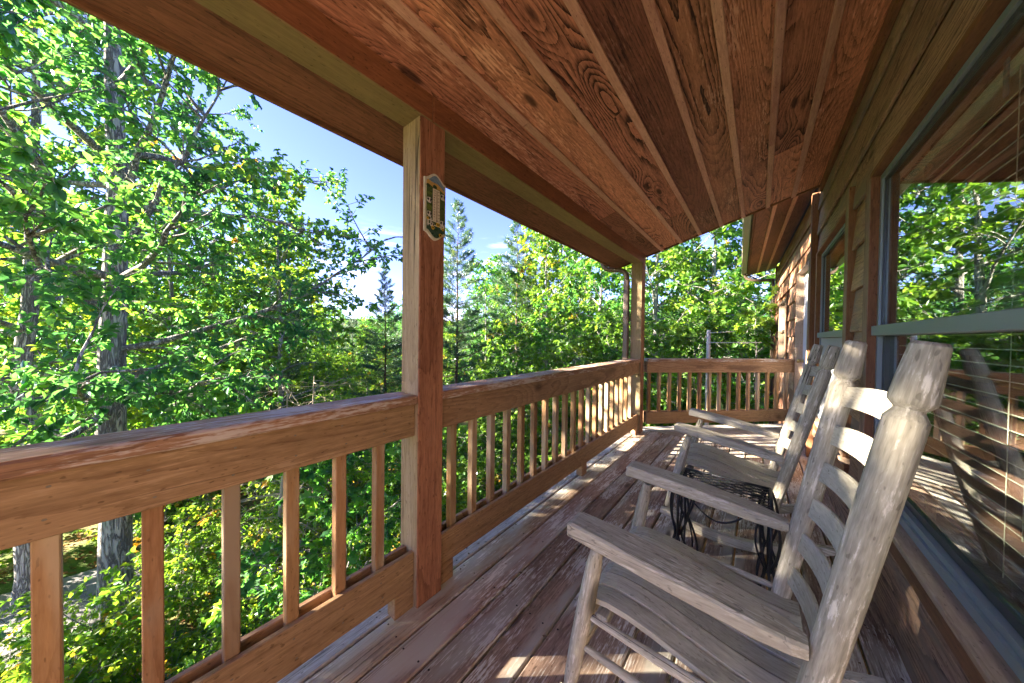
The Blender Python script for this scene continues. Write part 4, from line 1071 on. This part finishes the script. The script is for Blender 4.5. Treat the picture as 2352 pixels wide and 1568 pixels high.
def conifer(seed, H, r0, base, n_wh, spread, needle, tufts, mat, bmat, dense=1.0, vmu=0.35, droop=0.0, power=0.8):
    rng = np.random.default_rng(seed)
    n = 16
    tr = np.zeros((n + 1, 3)); tr[:, 2] = np.linspace(0, H, n + 1)
    w = np.cumsum(rng.normal(0, 0.012 * H / 8, (n + 1, 2)), axis=0); tr[:, :2] = w - w[0]
    lines = [(tr, np.maximum(r0 * (1 - np.linspace(0, 1, n + 1)), 0.008), 9)]
    pos, dr, nr, sz, lv = [], [], [], [], []
    def tuft(p, d, vb, m):
        d = d / (np.linalg.norm(d) + 1e-9)
        R = rng.normal(0, 1, (m, 3)); R -= (R @ d)[:, None] * d; R /= np.linalg.norm(R, axis=1, keepdims=True) + 1e-9
        D = d[None] * rng.uniform(0.35, 0.9, (m, 1)) + R * rng.uniform(0.5, 1.0, (m, 1))
        pos.extend(p[None] - d[None] * rng.uniform(0, 0.12, (m, 1))); dr.extend(D); nr.extend(rng.normal(0, 1, (m, 3)))
        sz.extend(needle * rng.uniform(0.7, 1.15, m)); lv.extend(np.clip(vb + rng.normal(0, 0.1, m), 0, 1))
    for k in range(n_wh):
        t = base + (1 - base) * ((k + 0.5) / n_wh) ** 0.92
        rel = (t - base) / (1 - base)
        for b in range(int(rng.integers(3, 6))):
            p, _ = along(tr, min(t + rng.uniform(-0.012, 0.012), 0.99))
            az = b * 2 * np.pi / 4.5 + k * 1.1 + rng.uniform(-0.35, 0.35)
            L = (spread * (1 - rel) ** power + 0.15) * rng.uniform(0.65, 1.1)
            el = -0.15 + 0.85 * rel - droop + rng.uniform(-0.1, 0.15)
            d = np.array([math.cos(az) * math.cos(el), math.sin(az) * math.cos(el), math.sin(el)])
            P = bend(rng, p, d, L, 5, 0.07, np.array([0, 0, 0.05]))
            lines.append((P, np.maximum(r0 * 0.22 * (1 - rel * 0.6) * (1 - 0.85 * np.linspace(0, 1, 6)), 0.004), 4))
            vb = rng.normal(vmu, 0.2)
            ns = max(2, int(tufts * L))
            for j in range(ns):
                s = 0.25 + 0.75 * (j + rng.uniform(0, 1)) / ns
                p2, d2 = along(P, min(s, 0.99)); d2 = d2 / np.linalg.norm(d2)
                sd = np.cross(d2, [0, 0, 1.0]) * (1 if j % 2 else -1)
                T2 = bend(rng, p2, d2 * 0.8 + sd * 0.9 + np.array([0, 0, 0.15]), (0.16 + 0.26 * L * (1.1 - s)) * rng.uniform(0.7, 1.2), 3, 0.12, np.array([0, 0, 0.06]))
                lines.append((T2, np.array([0.005, 0.004, 0.003, 0.002]), 3))
                for s3 in (0.45, 0.75, 1.0):
                    p3, d3 = along(T2, min(s3, 0.999)); tuft(p3, d3, vb, int(9 * dense))
            tuft(P[-1], P[-1] - P[-2], vb, int(12 * dense))
    tuft(tr[-1], np.array([0, 0, 1.0]), vmu, 16)
    A = lambda x: np.array(x)
    return tubes_mesh('trunk', lines, bmat), leaves_mesh('crown', A(pos), A(dr), A(nr), A(sz), A(lv), 'needle', mat)

def plant(name, meshes, xy, label, cat, group=None, s=1.0, rot=0.0, parts=('trunk', 'crown'), sink=0.12, sz=None):
    z = gz(*xy) - sink
    Mx = Matrix.Translation((xy[0], xy[1], z)) @ Matrix.Rotation(rot, 4, 'Z') @ Matrix.Diagonal((s, s, sz or s, 1))
    t = thing(name, label, cat, group=group, M=Matrix.Translation((xy[0], xy[1], z)))
    for pn, me in zip(parts, meshes): link(pn, me, t, Mx)
    return t

# ---- the near oak, its limbs reaching over towards the porch
OX, OY = -7.6, -0.1
OZ = gz(OX, OY) - 0.12
def rel(p): return (p[0] - OX, p[1] - OY, p[2] - OZ)
H_O = 14.5
tl_ = lambda z: (z - OZ) / H_O
oak_c = [(tl_(0.9), rel((-6.0, 3.35, 3.15))), (tl_(0.4), rel((-6.9, 2.4, 1.55))), (tl_(0.2), rel((-4.7, -0.3, 0.75))),
         (tl_(0.7), rel((-4.9, 0.7, 0.65))), (tl_(1.5), rel((-4.6, -0.5, 2.2))), (tl_(1.9), rel((-5.0, 0.6, 3.0))), (tl_(2.2), rel((-5.8, 0.9, 4.7))), (tl_(0.3), rel((-6.4, 1.1, 0.1))),
         (tl_(2.6), rel((-4.9, -1.0, 4.3))), (tl_(3.2), rel((-5.2, 0.5, 5.6))), (tl_(0.1), rel((-5.4, -1.3, -0.1)))]
oak_me = broadleaf(11, H_O, 0.185, 0.38, 26, 3.2, 12, 9, 5, 0.095, 'oak', M['oak_leaf'], M['bark'], oak_c, (0.15, 0.25), vmu=0.30, vsd=0.20)
plant('oak_tree', oak_me, (OX, OY), 'tall oak with grey furrowed trunk and large drooping leaves beside the driveway', 'tree')
# ---- stock of tree shapes
oakB = broadleaf(21, 13.5, 0.17, 0.26, 26, 3.8, 8, 6, 4, 0.155, 'oak', M['oak_leaf'], M['bark'], vmu=0.42, gap=0.1)
oakS = broadleaf(29, 11.5, 0.15, 0.26, 22, 3.6, 8, 5, 3, 0.18, 'oak', M['oak_leaf'], M['bark'], vmu=0.42, gap=0.25)
mapA = broadleaf(31, 11.0, 0.12, 0.18, 30, 3.1, 9, 6, 4, 0.14, 'broad', M['maple_leaf'], M['bark'], vmu=0.45, vsd=0.2)
mapB = broadleaf(37, 9.0, 0.10, 0.12, 26, 2.7, 9, 6, 4, 0.13, 'broad', M['bright_leaf'], M['bark'], vmu=0.40, vsd=0.22)
sap = broadleaf(41, 3.6, 0.028, 0.12, 18, 1.15, 6, 4, 3, 0.115, 'maple', M['maple_leaf'], M['bark'], vmu=0.33, vsd=0.2, shape=0.6)
sapB = broadleaf(43, 4.6, 0.035, 0.15, 20, 1.35, 6, 5, 3, 0.125, 'maple', M['bright_leaf'], M['bark'], vmu=0.22, vsd=0.22, shape=0.6)
shrub = broadleaf(47, 1.5, 0.02, 0.02, 14, 0.75, 6, 4, 3, 0.085, 'broad', M['bright_leaf'], M['bark'], vmu=0.45, vsd=0.25, shape=0.3)
pineA = conifer(51, 11.5, 0.11, 0.18, 26, 2.3, 0.18, 11, M['pine_leaf'], M['bark_pine'], 2.0, 0.42)
pineB = conifer(57, 8.5, 0.10, 0.10, 22, 2.6, 0.17, 9, M['pine_leaf'], M['bark_pine'], 1.5, 0.45, 0.1, 0.7)
# ---- trees one can tell apart
plant('oak_tree', oakB, (-10.6, -1.15), 'second oak with a dark trunk half hidden behind the near oak', 'tree', s=0.95, rot=0.6)
plant('pine_tree', pineB, (-14.6, 3.45), 'dense dark conical pine standing across the driveway behind the near oak', 'tree', s=1.05, rot=1.0)
plant('pine_tree', pineA, (-15.2, 8.5), 'slender young pine whose thin top pokes above the tree line against the sky', 'tree', s=0.80, rot=2.0)
plant('pine_tree', pineA, (-10.6, 9.3), 'tall open pine with bare lower trunk right beside the thermometer post', 'tree', s=0.98, rot=0.2)
plant('pine_tree', pineA, (-9.6, 12.4), 'second tall pine growing between the open pine and the yellowing tree', 'tree', s=0.97, rot=2.9)
plant('maple_tree', mapB, (-7.2, 11.6), 'bright yellow-green tree seen above the middle of the long railing', 'tree', s=1.08, rot=0.9)
plant('maple_tree', mapA, (-4.9, 11.4), 'leafy green tree rising just past the downspout post', 'tree', s=0.92, rot=1.9)
plant('maple_tree', mapB, (-3.0, 11.8), 'tall bright leafy tree filling the view over the splayed railing', 'tree', s=1.25, rot=4.0)
plant('maple_tree', mapB, (-1.3, 13.2), 'sunlit tree standing behind the utility pole', 'tree', s=1.3, rot=2.2)
plant('oak_tree', oakB, (0.4, 15.2), 'tall dark leaved tree rising past the cabin wing eaves', 'tree', s=0.95, rot=3.3)
plant('maple_tree', mapA, (1.0, 11.6), 'leafy tree half hidden behind the end of the cabin wing', 'tree', s=0.85, rot=5.1)
plant('maple_tree', mapA, (-12.6, 13.2), 'leafy green tree close behind the tall open pine', 'tree', s=0.86, rot=0.4)
plant('maple_tree', mapB, (-9.4, 15.0), 'bright leafy tree behind the second tall pine', 'tree', s=1.2, rot=2.4)
# ---- woods behind and beside: individual trees out to the tree line
wr = random.Random(17)
woods = 'trees of the surrounding woods'
kinds = [('maple_tree', mapA, 'broadleaf tree in the woods around the cabin', 1.0), ('maple_tree', mapB, 'yellow-green broadleaf tree in the woods around the cabin', 1.0), ('pine_tree', pineA, 'open crowned pine in the woods around the cabin', 0.9), ('pine_tree', pineB, 'dense pine in the woods around the cabin', 1.0), ('oak_tree', oakB, 'oak in the woods around the cabin', 0.9)]
placed = []
def try_place(x, y, dmin):
    if any((x - a) ** 2 + (y - b) ** 2 < dmin * dmin for a, b in placed): return False
    placed.append((x, y)); return True
def wood_tree(x, y, wts, s0=1.0):
    k = wr.choices(range(5), wts)[0]; nm, me, lb, sc = kinds[k]
    plant(nm, me, (x, y), lb, 'tree', woods, s=sc * s0 * wr.uniform(0.8, 1.15), rot=wr.uniform(0, 6.28))
for (az0, az1, d0, d1, n, dmin, s0, wts) in [
        (72, 100, 13.0, 20, 10, 2.4, 1.05, (3, 6, 0, 0, 1)), (52, 74, 22, 32, 11, 2.6, 0.68, (2, 2, 1, 3, 0)), (-14, 52, 16, 24, 15, 2.4, 1.0, (4, 6, 1, 1, 1)),
        (62, 106, 21, 34, 22, 2.8, 1.0, (3, 4, 1, 2, 1)), (-20, 60, 25, 40, 22, 3.0, 1.0, (4, 3, 2, 2, 2)), (54, 76, 33, 58, 26, 2.6, 1.1, (3, 3, 1, 4, 0)), (-22, 112, 36, 75, 80, 3.4, 1.15, (4, 3, 2, 3, 1))]:
    c = 0; tries = 0
    while c < n and tries < 4000:
        tries += 1
        az = math.radians(wr.uniform(az0, az1)); d = wr.uniform(d0, d1)
        x, yv = -math.sin(az) * d, math.cos(az) * d
        if abs(x + 10) < 1.9 and yv < 3: continue
        if try_place(x, yv, dmin): wood_tree(x, yv, wts, s0 * (0.85 if 56 < math.degrees(az) < 68 and d < 36 else 1)); c += 1
# unseen trees dappling the porch from sunward; last two added to cut sun patches
for i, (x, yv, me, s_, lb) in enumerate([(-9.0, -7.2, oakB, 1.02, 'oak growing uphill of the driveway on the sunny side of the porch'), (-7.5, -5.0, oakB, 0.80, 'unseen oak added to shade the chairs from the sun'), (-10.6, -7.6, mapA, 0.95, 'unseen broadleaf tree added behind the sunny side oaks to block more sun')]):
    plant('oak_tree' if me in (oakB, oakS) else 'maple_tree', me, (x, yv), lb, 'tree', s=s_, rot=1.3 * i)
# ---- saplings under the railing
for i, (x, yv, me, s_, lb) in enumerate([
        (-4.1, 1.75, sap, 0.95, 'green maple sapling below the railing in front of the thermometer post'), (-4.3, 3.3, sapB, 0.70, 'maple sapling seen through the first balusters past the thermometer post'),
        (-5.2, 5.6, sapB, 0.85, 'maple sapling below the middle of the long railing'), (-3.4, 6.6, sapB, 1.0, 'leafy maple sapling outside the downspout post'),
        (-2.2, 7.4, sapB, 1.08, 'maple sapling with bright leaves against the splayed railing'), (-1.3, 9.0, sapB, 1.05, 'maple sapling behind the middle of the splayed railing'),
        (-0.1, 8.7, sapB, 1.12, 'maple sapling beside the cabin wing'), (-6.0, 7.6, sapB, 1.0, 'maple sapling growing near the driveway bend'), (-4.6, 9.0, sapB, 1.15, 'tall maple sapling below the yellow-green tree')]):
    plant('maple_sapling', me, (x, yv), lb, 'sapling', 'maple saplings below the deck', s=s_, rot=i * 1.7)
# ---- shrubs
sl = 'low yellow-green shrub on the forest floor below the deck'
sp_ = []
for i in range(84):
    x, yv = (wr.uniform(-8.6, -3.6), wr.uniform(-2.5, 5.5)) if i < 26 else (wr.uniform(-13.5, -3.4), wr.uniform(-3.0, 9.0))
    if -11.4 < x + max(0, yv) * 0.42 < -8.3 : continue
    if (x - OX) ** 2 + (yv - OY) ** 2 < 0.5: continue
    plant('shrub', shrub, (x, yv), sl, 'shrub', 'shrubs on the forest floor', s=wr.uniform(0.55, 1.05), rot=wr.uniform(0, 6.28), parts=('stems', 'leaves'))
for i in range(16):
    x, yv = wr.uniform(-8.6, -5.6), wr.uniform(-2.2, 1.6)
    if (x - OX) ** 2 + (yv - OY) ** 2 < 0.6: continue
    plant('shrub', shrub, (x, yv), sl, 'shrub', 'shrubs on the forest floor', s=wr.uniform(0.45, 0.75), rot=wr.uniform(0, 6.28), parts=('stems', 'leaves'))
# ---- ferns round the foot of the oak
def fern_mesh(seed):
    rng = np.random.default_rng(seed); lines = []; pos, dr, nr, sz, lv = [], [], [], [], []
    for k in range(13):
        az = k * 2.399; L = rng.uniform(0.6, 0.95)
        P = bend(rng, np.zeros(3), np.array([math.cos(az) * 0.6, math.sin(az) * 0.6, 0.75]), L, 8, 0.03, np.array([math.cos(az) * 0.06, math.sin(az) * 0.06, -0.13]))
        lines.append((P, np.linspace(0.006, 0.002, 9), 3))
        for s in np.linspace(0.15, 1, 26):
            p, d = along(P, min(s, 0.999)); d = d / np.linalg.norm(d); sd = np.cross(d, [0, 0, 1.0]); sd /= np.linalg.norm(sd) + 1e-9
            for g in (1, -1):
                pos.append(p); dr.append(sd * g + d * 0.35 + np.array([0, 0, -0.1])); nr.append(np.cross(sd, d)); sz.append(0.20 * math.sin(math.pi * min(1, s * 0.85 + 0.12)) + 0.02); lv.append(rng.uniform(0, 1))
    A = lambda x: np.array(x)
    LEAF['frond'] = (np.array([(0, 0, 0), (0.3, -0.11, 0), (1, 0, -0.05), (0.3, 0.11, 0)]), np.array([(0, 1, 2, 3)]))
    return tubes_mesh('stalks', lines, M['fern_leaf']), leaves_mesh('fronds', A(pos), A(dr), A(nr), A(sz), A(lv), 'frond', M['fern_leaf'])
fern = fern_mesh(61)
for i, (x, yv) in enumerate([(-6.1, -0.15), (-6.5, 0.35), (-5.6, 0.1), (-6.0, -0.75), (-5.2, -0.5), (-6.9, -0.9), (-5.9, 1.1)]):
    plant('fern', fern, (x, yv), 'blue-green fern at the foot of the near oak', 'fern', 'ferns round the oak foot', s=wr.uniform(0.9, 1.25), rot=i * 1.1, parts=('stalks', 'fronds'), sink=0.05)
# ---- bare pale dead saplings
def bare(seed, H):
    rng = np.random.default_rng(seed)
    tr = bend(rng, np.zeros(3), np.array([0.05, 0.03, 1.0]), H, 12, 0.03, np.zeros(3)); lines = [(tr, np.linspace(0.05, 0.008, 13), 8)]
    for k in range(46):
        t = rng.uniform(0.2, 0.98); p, _ = along(tr, t); az = rng.uniform(0, 6.28)
        P = bend(rng, p, np.array([math.cos(az), math.sin(az), rng.uniform(-0.3, 0.3)]), rng.uniform(0.5, 1.5) * (1.1 - t * 0.5), 5, 0.12, np.array([0, 0, -0.02]))
        lines.append((P, np.linspace(0.009, 0.002, 6), 4))
        for _ in range(5):
            p2, d2 = along(P, rng.uniform(0.3, 0.99)); lines.append((bend(rng, p2, d2 / np.linalg.norm(d2) + rng.normal(0, 0.7, 3), rng.uniform(0.15, 0.4), 2, 0.1, np.zeros(3)), np.array([0.004, 0.003, 0.002]), 3))
    return (tubes_mesh('trunk', lines, M['dead_twig']),)
dead = bare(71, 4.2)
for x, yv, r_, lb in ((-7.2, 1.75, 0.3, 'bare dead sapling with pale tangled twigs by the driveway edge'), (-7.7, 2.6, 2.0, 'second bare dead sapling with pale twigs past the driveway edge')):
    plant('dead_sapling', dead, (x, yv), lb, 'dead sapling', 'dead saplings', rot=r_, parts=('branches',))
# ---- fallen leaves: nobody could count them
rng = np.random.default_rng(5)
n = 9000
x, yv = rng.uniform(-14, -2.5, n), rng.uniform(-4, 11, n)
pos = np.stack([x, yv, ground_z(x, yv) + 0.03], -1)
keep = np.ones(n, bool)
fl = leaves_mesh('fallen_leaves', pos, np.stack([rng.normal(0, 1, n), rng.normal(0, 1, n), rng.normal(0, 0.2, n)], -1), np.stack([rng.normal(0, 0.3, n), rng.normal(0, 0.3, n), np.ones(n)], -1), rng.uniform(0.06, 0.13, n), rng.uniform(0, 1, n), 'oak', leaf_mat('fallen_leaf', [(0, (0.12, 0.06, 0.025)), (0.6, (0.25, 0.14, 0.06)), (1, (0.36, 0.22, 0.10))], (1.2, 1.1, 0.8), 0.05, 0.2))
stuff(link('fallen_leaves', fl))
# ---- utility pole
px, py = -0.755, 7.0; pz = gz(px, py)
up_ = thing('utility_pole', 'thin pale utility pole with two white side rods among the trees', 'pole', (px, py, pz))
M['pole'] = plain('pale_pole', (0.42, 0.41, 0.38), 0.8)
lathe('shaft', (px, py, pz - 0.1), (px, py, 1.345), [(0, 0.045), (0.1, 0.042), (3.0, 0.038), (4.5, 0.034), (1.345 - pz + 0.1, 0.032)], M['pole'], up_, 12)
for z, L in ((1.29, 0.40), (1.10, 0.80)):
    tube('side_rod', [(px, py - 0.05, z), (px + L, py - 0.04, z + 0.02)], 0.008, M['pole'], up_, 6)
